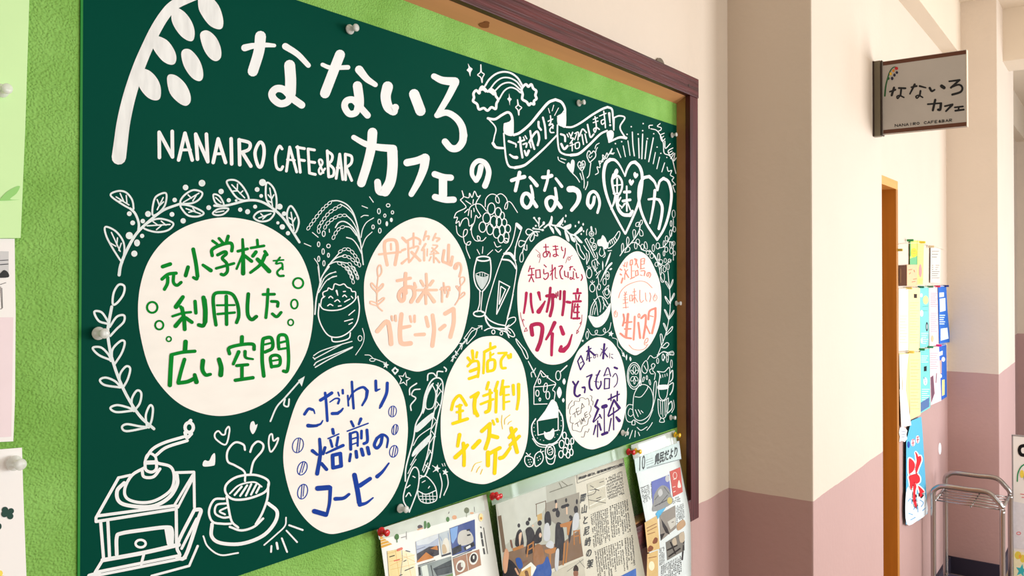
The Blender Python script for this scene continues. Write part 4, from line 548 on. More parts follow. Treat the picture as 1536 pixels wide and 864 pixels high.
def banded(v, f, step=5.0):                # cut flat shapes into bands so that they follow a curved sheet
    bm = bmesh.new(); bv = [bm.verts.new((p.x, p.y, 0)) for p in v]
    for q in f:
        try: bm.faces.new([bv[i] for i in q])
        except ValueError: pass
    lo, hi = min(p.y for p in v), max(p.y for p in v); y = math.ceil(lo / step) * step
    while y < hi:
        bmesh.ops.bisect_plane(bm, geom=bm.verts[:] + bm.edges[:] + bm.faces[:], plane_co=(0, y, 0), plane_no=(0, 1, 0)); y += step
    bm.verts.index_update(); r = ([Vector((q.co.x, q.co.y)) for q in bm.verts], [tuple(q.index for q in g.verts) for g in bm.faces]); bm.free(); return r
def photo(name, parent, fn0, items):       # a printed picture: coloured shapes in layers
    V, F, FM, MS = [], [], [], []
    for i, (rgb, key, w, text) in enumerate(items):
        p = Paint().draw(key, w, text); m_ = pm(rgb)
        if m_ not in MS: MS.append(m_)
        for v, f in p.polys:
            v, f = banded(v, f); n = len(V); V += [fn0(q.x, q.y, 2.5e-5 * i) for q in v]; F += [tuple(a + n for a in q) for q in f]; FM += [MS.index(m_)] * len(f)
    return build(name, V, F, MS, parent, fmats=FM)
def textblock(name, parent, h, off, quad, cols, rows, m_, vertical=True, dens=0.9, key='fc', seed=1):
    rnd = random.Random(seed); ox, oy, sc = VIEW[key]; A, B, C, D = [Vector((ox + a / sc, oy + b / sc)) for a, b in quad]   # TL TR BR BL
    P2 = lambda u, v: (A * (1 - u) + B * u) * (1 - v) + (D * (1 - u) + C * u) * v
    V, F = [], []
    def bar(u0, v0, u1, v1):
        n = len(V)
        for u, v in ((u0, v0), (u1, v0), (u1, v1), (u0, v1)):
            q = P2(u, v); V.append(h.at(q.x, q.y, off))
        F.append((n, n + 1, n + 2, n + 3))
    for c in range(cols):
        end = rnd.choice((1, 1, 1, .7, .85))
        for r in range(rows):
            if (r / rows > end) or rnd.random() > dens: continue
            u0, v0, du, dv = c / cols, r / rows, 1 / cols, 1 / rows
            if not vertical and c / cols > end: continue
            for _ in range(rnd.choice((2, 3, 3))):
                if rnd.random() < .5:
                    vv = v0 + dv * rnd.uniform(.1, .75); bar(u0 + du * .1, vv, u0 + du * .72, vv + dv * .17)
                else:
                    uu = u0 + du * rnd.uniform(.1, .6); bar(uu, v0 + dv * .08, uu + du * .15, v0 + dv * .85)
    return build(name, V, F, m_, parent)
def glyphs(name, text, parent, m_, fn3, x0, y0, size, step, ang=0.0, skew=0.0, sx=1.0, bold=0.0):
    """printed characters from Blender's own built-in font, laid out from a photo pixel"""
    V, F = [], []; ca, sa = math.cos(ang), math.sin(ang)
    for i, ch in enumerate(text):
        cu = bpy.data.curves.new('t', 'FONT'); cu.body = ch; cu.size = 1.0; cu.resolution_u = 2; cu.offset = bold
        ob = bpy.data.objects.new('t', cu); COL.objects.link(ob)
        dg = bpy.context.evaluated_depsgraph_get(); me = ob.evaluated_get(dg).to_mesh()
        n = len(V); bx, by = x0 + step[0] * i, y0 + step[1] * i
        for q in me.vertices:
            X, Y = q.co.x * size * sx, -q.co.y * size
            V.append(fn3(bx + X * ca - Y * skew, by + X * sa + Y, 4e-4))
        F += [tuple(k + n for k in p.vertices) for p in me.polygons]
        ob.evaluated_get(dg).to_mesh_clear(); bpy.data.objects.remove(ob); bpy.data.curves.remove(cu)
    return build(name, V, F, m_, parent)

# -- left: cafe flyer
ya = CY_ - 0.0045; za = atY(568, 794, ya).z; ha = Hang(ya, za, lean); xa0, xa1 = atY(566, 797, ya).x, atY(730, 744, ya).x
t = thing('sleeved_flyer', 'cafe flyer in a clear sleeve with small photos and a yellow street map', 'flyer', ((xa0 + xa1) / 2, ya, za - .21))
ha.sheet('paper_sheet', PW, t, xa0 + .002, xa1 - .002, za - .205, za - .002, 0.0006)
GLARE = clear_mat('pale_green_sleeve_glare', (206, 222, 206), 0.4)  # whitish glare on the film, put into the colour
ha.sheet('clear_sleeve', FILM, t, xa0 - .001, xa1 + .003, za - .21, za + .002, 0.0026, 0.0002)
fn = ha.fn(0.0012)
photo('header_band', t, fn, [((216, 220, 212), 'fa', 4, 'f l 32 400 1102 52 1122 205 1030 235 420 410 60 500'),
    ((236, 178, 86), 'fa', 6, 'f l 66 455 190 545 80 585|w4 150 ' '620 150 620'), ((246, 240, 226), 'fa', 7, '75 500 125 483|78 525 150 503|80 555 172 528'),
    ((84, 128, 72), 'fa', 8, 'd 237 470 22 30|238 490 240 525|f 508 320 530 315 535 370 512 390|f 540 335 560 325 575 365 545 385|d 748 295 18 26'), ((120, 126, 104), 'fa', 5, 'd 938 205 26 30|936 230 938 270'),
    ((84, 72, 80), 'fa', 8, 'd 470 370 26 20|w4 333 420 335 495|w4 1014 170 1018 220|w7 762 220 756 236|w5 282 480 325 468'), ((226, 168, 130), 'fa', 7, 'd 815 275 24 22|d 990 232 20 10|w14 448 398 495 384'), ((248, 226, 170), 'fa', 7, 'd 1082 275 22 40'), ((216, 150, 50), 'fa', 7, 'd 1082 285 12 14')])
photo('street_map', t, fn, [((250, 226, 170), 'fa', 6, 'f l 140 615 275 590 290 700 265 864 160 890'), ((250, 236, 200), 'fa', 6, 'f l 290 600 410 650 430 864 275 864 295 700'), ((236, 180, 90), 'fa', 3, '140 640 290 600|160 720 420 650|175 800 430 740|220 600 260 864|330 640 380 864|290 660 420 720|170 760 300 700'),
    ((232, 120, 100), 'fa', 22, 'w24 245 605 285 588|w12 210 712 262 700'), ((40, 36, 40), 'fa', 9, '165 672 212 658|330 610 368 620|305 718 330 705|318 810 402 776|265 860 290 850')])
photo('meeting_room_photo', t, fn, [((184, 192, 216), 'fa', 4, 'f l 425 520 655 440 662 650 445 730'), ((222, 226, 236), 'fa', 4, 'f l 430 515 650 440 652 480 560 540 440 560'), ((60, 54, 62), 'fa', 4, 'f l 438 640 560 570 655 560 662 650 445 730'), ((206, 128, 58), 'fa', 4, 'f l 442 730 440 715 530 625 612 680|f l 570 590 640 555 650 605'), ((110, 112, 140), 'fa', 6, '440 600 520 570')])
photo('barista_photo', t, fn, [((196, 204, 214), 'fa', 4, 'f l 657 440 765 402 780 645 688 672'), ((232, 226, 218), 'fa', 4, 'f 700 520 735 480 765 540 760 640 700 650'), ((206, 180, 150), 'fa', 4, 'f 690 560 720 550 740 620 700 640'), ((60, 60, 72), 'fa', 4, 'f l 686 655 780 625 782 645 690 672'), ((130, 150, 200), 'fa', 5, '672 470 690 510|750 430 760 500')])
photo('kitchen_photo', t, fn, [((66, 84, 150), 'fa', 4, 'f l 768 385 1020 295 1030 590 795 662'), ((128, 168, 228), 'fa', 4, 'f l 770 390 850 362 840 470 800 540 785 520'), ((206, 200, 196), 'fa', 4, 'f 860 430 930 400 990 440 1000 520 900 560 850 530'), ((28, 26, 32), 'fa', 4, 'f l 790 590 880 545 890 610 800 655|f l 905 575 1010 520 1020 560 920 610|w16 945 405 965 398|w16 948 455 970 450'), ((236, 236, 236), 'fa', 4, 'f l 930 575 975 550 980 575 935 598')])
photo('wide_room_photo', t, fn, [((150, 158, 160), 'fa', 4, 'f l 455 765 785 665 800 864 460 900'), ((66, 72, 78), 'fa', 4, 'f l 600 790 785 700 795 830 640 864'), ((226, 232, 226), 'fa', 4, 'f l 480 770 540 750 560 864 500 880'), ((110, 140, 80), 'fa', 4, 'f l 720 864 800 835 802 880 720 890'), ((36, 34, 36), 'fa', 8, 'w16 462 780 470 850|580 760 600 864|620 800 780 760')])
photo('plates_photo', t, fn, [((176, 130, 106), 'fa', 4, 'f l 800 690 1065 595 1085 755 830 864'), ((240, 238, 234), 'fa', 4, 'd 878 765 46 62 12|d 1008 688 44 64 12'), ((120, 84, 74), 'fa', 4, 'd 872 770 30 42 12'), ((52, 44, 44), 'fa', 4, 'd 1008 685 32 46 12'), ((226, 226, 220), 'fa', 4, 'f 880 740 900 725 905 765 885 775|f 1000 665 1015 660 1015 690 1003 695'), ((236, 232, 228), 'fa', 5, '935 642 958 815')])
photo('photo_caption', t, fn, [((50, 50, 52), 'fa', 7, '452 758 620 706')])
photo('photo_caption', t, fn, [((50, 50, 52), 'fa', 7, '800 682 990 605')])
photo('vertical_caption', t, fn, [((50, 50, 52), 'fa', 7, 'w9 1080 370 1085 380|w16 1085 430 1092 480|w16 1095 500 1105 560|w14 1110 590 1118 640|w5 1110 380 1150 640')])
pin_at(ha.at(569, 797, 0.0032), RED, 'red push pin in the cafe flyer\'s corner below the coffee disc', 'red push pins')

# -- middle: newspaper
yb = CY_ - 0.0058; zb = atY(735, 737, yb).z; hb = Hang(yb, zb, lean); xb0, xb1 = atY(733, 746, yb).x, atY(938, 676, yb).x
t = thing('sleeved_newspaper', 'newspaper page in a clear sleeve with a large photo of a crowded cafe', 'newspaper', ((xb0 + xb1) / 2, yb, zb - .3))
hb.sheet('paper_sheet', PAPER, t, xb0 + .012, xb1 - .016, zb - .295, zb - .020, 0.0006)
hb.sheet('sleeve_top_glare', GLARE, t, xb0 + .001, xb1 - .001, zb - .020, zb + .001, 0.0020, 0.0002)  # bare top of the sleeve with glare painted as a pale band
hb.sheet('clear_sleeve', FILM, t, xb0, xb1, zb - .30, zb + .002, 0.0026, 0.0002)
fn = hb.fn(0.0012)
photo('cafe_crowd_photo', t, fn, [((188, 186, 176), 'fb', 4, 'f l 65 315 655 115 720 715 130 930'), ((206, 206, 198), 'fb', 4, 'f l 75 320 440 195 450 330 380 450 130 640 95 420'), ((158, 150, 140), 'fb', 4, 'f l 440 320 690 240 700 440 540 500 440 420'),
    ((132, 104, 84), 'fb', 4, 'f l 150 690 300 640 560 620 690 520 720 715 440 830 140 930'), ((120, 100, 84), 'fb', 4, 'f l 82 420 108 410 145 680 120 690|w6 365 330 440 305|w5 440 305 440 430|w5 370 330 372 420'), ((206, 170, 110), 'fb', 4, 'f l 375 410 410 395 415 440 380 460'), ((122, 118, 106), 'fb', 6, '470 240 640 180|560 160 600 190|540 170 560 210'),
    ((46, 40, 44), 'fb', 4, 'f 215 640 220 560 240 520 262 530 275 640|d 240 488 10 16|f 290 700 300 600 290 520 330 500 360 560 350 680|d 305 470 14 18|d 318 442 10 14|f 360 620 365 540 400 500 410 600|d 395 470 16 20|f 430 440 440 390 470 390 480 480 440 490|f 515 720 510 560 520 470 560 480 580 590 570 740|d 530 400 16 28|d 515 310 8 16|d 592 300 8 16|f 610 480 640 420 640 440 630 560 612 620|w24 500 375 522 366|w24 565 350 604 336|d 665 370 16 30|d 625 425 12 14|d 672 310 8 20'),
    ((206, 206, 214), 'fb', 4, 'f 425 590 430 490 460 470 475 540 465 600|f 640 520 650 410 685 400 682 500|f 508 800 515 680 540 670 530 820|f 440 640 470 600 500 620 490 660'), ((226, 190, 166), 'fb', 4, 'w12 520 325 518 355|w12 596 355 598 400|d 345 490 8|d 400 560 10 18|f 240 560 262 540 255 600 245 640'),
    ((186, 122, 66), 'fb', 4, 'f l 190 660 270 630 280 650 200 680|f l 430 670 520 650 510 690 480 700 478 820 470 820 465 700 435 690|f l 545 480 640 450 625 490 612 560 600 560 598 500 550 500|w10 310 640 300 720|w10 345 610 350 700|w9 305 640 350 610|w9 312 670 345 650|w10 580 620 570 780|w10 605 610 590 760|w9 650 530 690 525|w9 655 570 695 560|w8 650 530 652 630|w8 690 520 695 620'),
    ((128, 88, 74), 'fb', 4, 'w14 180 600 190 650|w14 245 780 300 750'), ((40, 36, 42), 'fb', 4, 'f 120 830 160 740 220 790 240 864 140 900'), ((214, 160, 130), 'fb', 4, 'f 120 760 140 660 165 690 160 760 150 830 130 840|w14 215 810 235 850'), ((154, 106, 70), 'fb', 4, 'f 345 700 360 640 390 625 420 660 435 790 370 800 350 770'), ((44, 84, 164), 'fb', 4, 'f 345 864 370 790 420 770 455 720 480 864|f 215 740 250 730 270 790 240 810'), ((214, 168, 104), 'fb', 4, 'f l 240 864 260 820 330 770 345 790 330 864'), ((120, 80, 50), 'fb', 4, 'w26 295 835 305 870'), ((240, 238, 232), 'fb', 4, 'f l 260 815 330 760 370 800 340 864 330 864 330 790 260 830')])
photo('lower_photo', t, fn, [((206, 198, 184), 'fb', 4, 'f l 440 864 720 730 735 864'), ((60, 46, 42), 'fb', 4, 'f 645 810 662 780 682 800 680 830 650 830'), ((150, 100, 80), 'fb', 4, 'f 648 830 680 830 678 864 650 864'), ((90, 90, 90), 'fb', 3, '690 750 730 800|600 830 720 740')])
VIEW['fd'] = (850, 660, 4.235)
textblock('text_columns', t, hb, 0.0012, [(152, 470), (265, 430), (280, 640), (172, 685)], 9, 20, INK, True, .92, 'fc', 1)
textblock('text_columns', t, hb, 0.0012, [(272, 420), (390, 375), (412, 580), (288, 625)], 9, 20, INK, True, .92, 'fc', 2)
textblock('text_columns', t, hb, 0.0012, [(178, 705), (360, 632), (378, 830), (200, 900)], 13, 20, INK, True, .92, 'fc', 3)
textblock('text_columns', t, hb, 0.0012, [(366, 625), (424, 600), (440, 790), (382, 830)], 4, 20, INK, True, .92, 'fc', 4)
textblock('text_columns', t, hb, 0.0012, [(248, 240), (362, 190), (376, 340), (262, 385)], 14, 8, INK, False, .92, 'fc', 5)
photo('headline_box', t, fn, [((90, 86, 84), 'fc', 2, 'l 65 215 360 110 365 160 68 275 65 215')])
photo('headline_rule', t, fn, [((90, 86, 84), 'fc', 2, 'w2.5 0 212 260 128'), ((60, 56, 56), 'fc', 5, '22 212 40 206|72 192 88 186|w4 225 140 262 126')])
photo('sky_photo', t, fn, [((70, 110, 190), 'fc', 3, 'f l 345 864 440 815 445 900 350 920')])
glyphs('headline_strip', '岡山出身・尼崎さん 尼崎東の町小学校でカフェ運営', t, INK, fn, 868, 719.5, 4.6, (2.72, -.88), -0.3, 0.06, 1.0, .03)
glyphs('vertical_headline', '岡山と尼崎の架', t, GRY[3], fn, 870.0, 754, 14.5, (1.75, 16.4), -0.3, 0.1, .66, .015)
photo('small_map', t, fn, [((206, 198, 182), 'fc', 2, 'f l 130 280 240 240 250 400 145 440'), ((236, 232, 222), 'fc', 8, '140 330 240 290|w6 145 420 245 370'), ((88, 84, 80), 'fc', 4, '135 355 175 340 185 315 150 320|140 380 248 400|w6 178 310 205 320|w5 190 372 218 362|w5 188 388 214 378|w4 150 290 170 300|w4 210 270 235 262')])
photo('masthead_line', t, fn, [((58, 56, 58), 'fb', 4, 'w9 518 142 532 138|w10 574 120 590 114|w9 628 98 640 94|w9 682 76 694 70|w9 218 240 232 235|w9 238 233 254 228|w6 262 222 330 200|w3 215 245 520 142')])
glyphs('date_line', '2024', t, INK, fn, 773.5, 739, 4.4, (2.7, -.9), -0.3, 0, .9)
pin_at(hb.at(736, 744, 0.003), RED, 'red push pin of a touching pair, the one on the cafe flyer', 'red push pins')
pin_at(hb.at(742, 742.5, 0.003), RED, 'red push pin of a touching pair, the one on the newspaper', 'red push pins', .85)
pin_at(hb.at(940, 677.5, 0.003), RED, 'red push pin at the newspaper\'s corner beside a yellow pin', 'red push pins', 1.1)

# -- right: prefectural newsletter
yc = CY_ - 0.0045; zc = atY(1016, 646, yc).z; hc = Hang(yc, zc, bow); xc0, xc1 = atY(945, 683, yc).x, atY(1011.5, 659, yc).x
t = thing('sleeved_newsletter', 'curling colour newsletter in a clear sleeve beside the newspaper and the wooden frame', 'newsletter', ((xc0 + xc1) / 2, yc, zc - .3))
hc.sheet('paper_sheet', mat('cool_white_paper', (226, 230, 234), 0.6, var=0.02), t, xc0 + .005, xc1 - .004, zc - .295, zc - .022, 0.0006)
hc.sheet('sleeve_top_glare', clear_mat('whitish_sleeve_glare', (226, 230, 226), 0.72), t, xc0 + .001, xc1 - .001, zc - .023, zc + .004, 0.0020, 0.0002)  # sleeve top above the paper, glare put into its whitish colour
hc.sheet('clear_sleeve', FILM, t, xc0, xc1, zc - .30, zc + .006, 0.0026, 0.0002)
fn = hc.fn(0.0012)
photo('masthead', t, fn, [((214, 228, 232), 'fc', 3, 'f l 425 80 715 5 728 118 440 210'), ((120, 124, 130), 'fc', 2.5, '503 130 545 115|505 145 550 128|507 160 552 142|510 175 560 158|w4 510 180 730 120|w3 490 75 545 60|w3 560 55 610 42')])
glyphs('issue_number', '10', t, GRY[3], fn, 957.0, 707, 31, (5.6, -2.0), -0.3, 0.02, .36)
glyphs('masthead_title', '県民だより', t, GRY[3], fn, 982.0, 696.0, 17.5, (7.0, -2.6), -0.33, 0.05, .44, .03)
photo('harbour_photo', t, fn, [((110, 118, 190), 'fc', 3, 'f l 538 265 650 220 668 400 550 455'), ((150, 148, 150), 'fc', 3, 'f 550 400 560 340 600 290 640 300 665 350 668 405 552 455'), ((92, 88, 92), 'fc', 4, '560 380 600 330|590 410 640 350|620 300 650 340|w6 560 420 640 380'), ((198, 196, 200), 'fc', 4, 'f 580 330 600 310 610 340 590 360|d 640 245 14 22'), ((206, 186, 110), 'fc', 3, 'd 655 385 16 22')])
photo('red_panel', t, fn, [((206, 92, 84), 'fc', 3, 'f l 655 200 722 172 738 330 676 362'), ((244, 226, 220), 'fc', 4, 'w3 o 688 225 12 20|w5 680 250 695 245|f 705 300 712 255 722 275 726 300|w5 680 330 690 325|w4 675 300 690 295')])
photo('blue_tab', t, fn, [((92, 178, 226), 'fc', 3, 'f l 565 470 620 392 630 430 578 505')])
photo('workshop_photo', t, fn, [((150, 140, 134), 'fc', 3, 'f l 590 470 690 415 695 560 598 640'), ((60, 54, 56), 'fc', 3, 'f l 600 500 640 560 655 600 630 590 610 550|f l 595 600 625 590 600 640'), ((206, 200, 194), 'fc', 3, 'f l 640 520 690 490 692 540 660 570'), ((196, 160, 130), 'fc', 3, 'f 700 540 740 505 755 540 710 575')])
photo('craft_photo', t, fn, [((128, 122, 118), 'fc', 3, 'f l 630 650 745 580 750 700 640 765'), ((52, 46, 46), 'fc', 10, '640 700 700 670|660 650 690 720|650 740 720 690'), ((196, 178, 160), 'fc', 4, 'f 670 640 690 620 700 660 680 670|f 715 600 745 585 748 640 722 650')])
photo('orange_column', t, fn, [((224, 188, 132), 'fc', 3, 'f l 495 525 575 480 592 690 515 715|f l 512 725 580 700 582 864 508 890'), ((140, 84, 60), 'fc', 4, 'f 545 650 560 620 578 625 575 650 555 660|f 515 690 530 670 550 680 545 700 520 710|w4 510 560 570 530|w4 512 580 572 550|w4 515 600 560 585|w4 520 750 570 740'), ((250, 236, 206), 'fc', 4, 'd 540 800 18 30')])
textblock('text_columns', t, hc, 0.0012, [(470, 300), (540, 275), (545, 370), (490, 410)], 10, 9, INK, False, .9, 'fc', 6)
textblock('text_columns', t, hc, 0.0012, [(692, 420), (745, 400), (752, 500), (700, 530)], 6, 10, INK, False, .9, 'fc', 7)
textblock('text_columns', t, hc, 0.0012, [(588, 690), (622, 675), (625, 780), (590, 800)], 4, 11, INK, True, .9, 'fc', 8)
textblock('text_columns', t, hc, 0.0012, [(600, 800), (730, 730), (735, 864), (600, 890)], 12, 10, INK, True, .9, 'fc', 9)
textblock('text_columns', t, hc, 0.0012, [(672, 372), (740, 345), (742, 385), (676, 410)], 8, 3, INK, False, .9, 'fc', 10)
photo('side_strip', t, fn, [((60, 56, 60), 'fc', 6, 'w9 745 640 735 760')])
pin_at(hc.at(951, 676.5, 0.003), YEL, 'yellow push pin beside the red pin between newspaper and newsletter', 'yellow push pins')
pin_at(atY(1010.5, 652, CY_ - 0.009), YEL, 'yellow push pin at the newsletter\'s corner next to the wooden frame', 'yellow push pins')
# ------------------------------------------------------------------ projecting sign on the near pillar
PY_ = 0.584
sx = atY(1309, 150, PY_).x
e0 = atX(1323, 92, sx); e1 = atX(1449.3, 74, sx); eb = atX(1323, 201.5, sx); eb1 = atX(1449.3, 189.3, sx)
zt, zb_ = (e0.z + e1.z) / 2, (eb.z + eb1.z) / 2
t = thing('projecting_sign', 'small grey cafe sign with brown edge bands jutting out from the near pillar', 'sign', (sx + .008, PY_, zb_))
m = MB(); m.box((sx, PY_ - (PY_ - e0.y) * .82, zb_ - .004), (sx + .024, PY_, zt + .004), 0, .0015); m.out('wall_bracket', mat('olive_grey_metal', (118, 110, 92), 0.4, metal=0.35), t)
m = MB(); m.box((sx - .0012, PY_ - .0045, zb_ - .004), (sx, PY_, zt + .004)); m.box((sx - .0012, e0.y, zb_ - .003), (sx + .026, e0.y + .003, zt + .003)); m.out('bracket_trim', mat('dark_bronze', (62, 50, 44), 0.4, metal=0.3), t)
m = MB(); m.box((sx + .003, e1.y, zb_), (sx + .021, e0.y + .004, zt), 0, .001); m.out('sign_panel', mat('silver_grey_panel', (182, 176, 169), 0.5, 0.25, var=.03), t)
bh = 0.0105
for z0 in (zb_ + .0015, zt - .0015 - bh):
    m = MB(); m.box((sx + .0025, e1.y + .0008, z0), (sx + .0032, e0.y - .002, z0 + bh)); m.out('brown_band', mat('brown_vinyl', (92, 52, 34), 0.5), t)
m = MB(); m.box((sx + .0022, e1.y - .0012, zb_), (sx + .0218, e1.y + .0006, zt)); m.out('clear_edge', mat('pale_acrylic_edge', (240, 232, 214), 0.3), t)
sgn = lambda px, py, k: atX(px, py, sx + .0026 - k)
BLK = mat('black_vinyl', (16, 18, 22), 0.5)
paint('sign_lettering', BLK, t, sgn, ('sg', 16, 'w14:17 200 447 248 430|w20 236 412 216 478|w17 278 415 335 417|w17 298 430 292 480|w13 290 480 268 505 262 488 285 480 322 496|w14:17 385 408 432 398|w20:14 415 384 374 465|w18:13 458 398 510 412|w17 465 440 458 482|w13 455 484 435 503 425 488 450 478 484 496|w22:15 545 415 562 442 587 430|w30 648 398 668 412|w14:18 713 357 803 346|w18 795 352 728 412|w16:20 730 408 795 386 826 410 812 448 740 472|w15 528 555 645 545|w20 592 517 572 607|w22 642 550 635 600 618 602|w16 676 572 742 556|w20:16 738 562 685 615|w15 762 582 832 574|w15 797 582 792 606|w17 766 611 838 601'))
def tiny(text, x0, y0, x1, y1, h, key, wd):      # narrow capital letters in strokes
    G = {'N': '0 1 0 0 1 1 1 0', 'A': '0 1 .5 0 1 1|.2 .65 .8 .65', 'I': '.5 0 .5 1', 'R': '0 1 0 0 .9 .05 .9 .45 0 .5 .95 1', 'O': '.5 0 .05 .3 .05 .7 .5 1 .95 .7 .95 .3 .5 0', 'C': '.95 .15 .5 0 .05 .35 .05 .7 .5 1 .95 .85', 'F': '0 1 0 0 .9 0|0 .5 .7 .5', 'E': '.9 1 0 1 0 0 .9 0|0 .5 .7 .5', '&': '1 1 .2 .3 .5 0 .75 .25 .1 .75 .5 1 .9 .6', 'B': '0 0 0 1 .8 .95 .85 .6 0 .5 .75 .4 .75 .05 0 0'}
    out = []; n = len(text); dx, dy = (x1 - x0) / n, (y1 - y0) / n
    for i, c in enumerate(text):
        for st in (G[c].split('|') if c in G else []):
            nn = [float(q) for q in st.split()]
            out.append('l ' + ' '.join('%.1f %.1f' % (x0 + dx * (i + .72 * nn[k]), y0 + dy * (i + .72 * nn[k]) + h * nn[k + 1]) for k in range(0, len(nn), 2)))
    return (key, wd, '|'.join(out))
paint('sign_latin_lettering', BLK, t, sgn, tiny('NANAIRO CAFE&BAR', 245, 729, 745, 681, 21, 'sg', 5))
sp = paint('rice_sprig_logo', mat('sprig_green', (36, 92, 50), 0.5), t, sgn, ('sg', 12, 'w15:7 157 482 165 400 180 335 200 275 225 240 248 232|d 188 332 11 13'))
for nm, c, s_ in (('red', (186, 36, 40), 'd 257 245 15 14'), ('orange', (206, 130, 40), 'd 231 265 11 13'), ('yellow', (222, 180, 50), 'd 208 292 11 14'), ('navy', (36, 36, 58), 'd 220 332 12 15|d 240 303 11 14|d 261 281 11 12')):
    paint('sprig_grain', mat('grain_' + nm, c, 0.5), sp, lambda a, b, k: sgn(a, b, k + .0003), ('sg', 5, s_))

# ------------------------------------------------------------------ flyers pegged on strings beyond the doorway
FYY = WY - 0.006
def flyer(name, label, rgb, corners, prints, group, dy=0.0, cat='flyer', curl=0.0):
    y = FYY - dy; P4 = [atY(a, b, y) for a, b in corners]
    c = sum(P4, Vector()) / len(P4); loc = (c.x, y, min(p.z for p in P4))
    t = thing(name, label, cat, loc, group) if prints else None
    n = len(P4); th = Vector((0, .0006, 0))
    v = P4 + [p + th for p in P4]
    o = build('paper_sheet' if prints else name, v, [tuple(range(n)), tuple(range(n, 2 * n))[::-1]] + [(i, (i + 1) % n, n + (i + 1) % n, n + i) for i in range(n)], pm(rgb), t, loc=None if prints else loc)
    if not prints: return tag(o, label, cat, group)
    for nm, items in prints: photo(nm, t, lambda a, b, k: atY(a, b, y - .0006 - k), items)
    return t
def lines(x0, y0, x1, y1, n, w=.8): return '|'.join('w%.1f %.1f %.1f %.1f %.1f' % (w, x0, y0 + (y1 - y0) * i / n, x1 - (i % 3) * (x1 - x0) * .15, y0 + (y1 - y0) * i / n) for i in range(n))
GT, GM, GB = 'flyers on the top string', 'flyers on the middle string', 'flyers on the lower string'
flyer('flyer', 'green and yellow leaflet on the top string', (214, 232, 120), [(1365, 360), (1377, 361), (1376.5, 398), (1365, 398)], [('printed_shapes', [((120, 190, 140), 'P', 1, 'f l 1365 388 1376 384 1376 398 1365 398'), ((90, 170, 110), 'P', 1.2, '1365.6 361 1365.6 384'), ((250, 220, 70), 'P', 1, 'd 1371 379 4.5 7'), ((150, 150, 90), 'P', .8, '1368 377 1374 376|1368 381 1374 380')])], GT, .0)
flyer('flyer', 'yellow leaflet with a pink oval on the top string', (246, 228, 140), [(1376.5, 361), (1386, 361.5), (1384.5, 427), (1376, 427)], [('printed_shapes', [((240, 150, 150), 'P', 1, 'd 1380.5 406 2.4 10'), ((226, 200, 150), 'P', 1, lines(1378, 375, 1383, 393, 4)), ((220, 190, 90), 'P', 1, lines(1378, 419, 1384, 426, 3))])], GT, .002)
flyer('flyer', 'grey printed sheet on the top string', (224, 216, 206), [(1396, 369), (1411, 371), (1410, 425), (1395.5, 424)], [('printed_lines', [((120, 116, 112), 'P', .8, lines(1398, 377, 1408, 390, 3, .8) + '|' + lines(1398, 398, 1409, 420, 7, .7)), ((250, 248, 244), 'P', 1, 'f l 1400 398 1403 397 1403 405 1400 406')])], GT, .001)
flyer('card', 'dark brown card beside the orange doorway', (84, 50, 30), [(1348.5, 398), (1360.5, 397.5), (1360.5, 428.5), (1348.5, 429)], [('printed_lines', [((150, 110, 70), 'P', .6, '1351 403 1351 424')])], 'cards pegged below the top string', .003, 'card')
flyer('card', 'salmon orange card next to the dark brown card', (246, 196, 156), [(1360.5, 397), (1376.5, 397), (1375.5, 430), (1360.5, 429)], [('printed_lines', [((190, 120, 90), 'P', .9, '1363 405 1368 404|1371 405 1372 408|1364 411 1366 409|1370 419 1375 418|1368 423 1373 422')])], 'cards pegged below the top string', .004, 'card')
flyer('flyer', 'cream flyer with a white drawing beside the doorway on the middle string', (250, 238, 212), [(1348, 433), (1363.5, 432), (1362.5, 526), (1348, 526)], [('printed_picture', [((248, 248, 250), 'P', 1, 'f l 1350 440 1362 438 1362 466 1350 468'), ((170, 170, 180), 'P', .6, '1352 450 1356 446 1359 455 1361 449|1353 460 1359 459'), ((226, 206, 170), 'P', .7, lines(1350, 474, 1361, 518, 10, .7))])], GM, .002)
flyer('flyer', 'pale orange flyer on the middle string', (252, 222, 172), [(1363, 432), (1380, 432), (1379.5, 527), (1363, 527)], [('printed_lines', [((60, 50, 46), 'P', 1, 'f l 1371 441 1375.5 441 1375.5 447 1371 447'), ((226, 184, 130), 'P', .8, lines(1365, 454, 1378, 518, 16, .7))])], GM, .003)
flyer('flyer', 'teal flyer with a pale yellow circle on the middle string', (130, 214, 206), [(1380, 430), (1394, 430), (1393, 520), (1380, 522)], [('printed_shapes', [((250, 224, 150), 'P', 1, 'd 1388.5 450 4 6.5'), ((240, 250, 248), 'P', 1, 'd 1382 443 2 3|d 1382.5 470 2.5 5|f l 1381 508 1384 507 1384 514 1381 514|' + lines(1382, 500, 1392, 518, 6, .7)), ((50, 60, 76), 'P', 1, 'd 1390.5 490 1.8 7'), ((200, 210, 214), 'P', 1, 'd 1390.5 490 .8 4'), ((90, 170, 170), 'P', .8, '1384 460 1392 459|1384 466 1391 466')])], GM, .002)
flyer('flyer', 'pink flyer on the middle string', (250, 214, 220), [(1393.5, 429.5), (1408.5, 430), (1408, 518), (1394, 519)], [('printed_lines', [((232, 150, 160), 'P', .8, lines(1396, 440, 1406, 462, 8, .8) + '|' + lines(1396, 470, 1406, 500, 10, .7)), ((240, 190, 150), 'P', 1, 'd 1398.5 508 2 5')])], GM, .003)
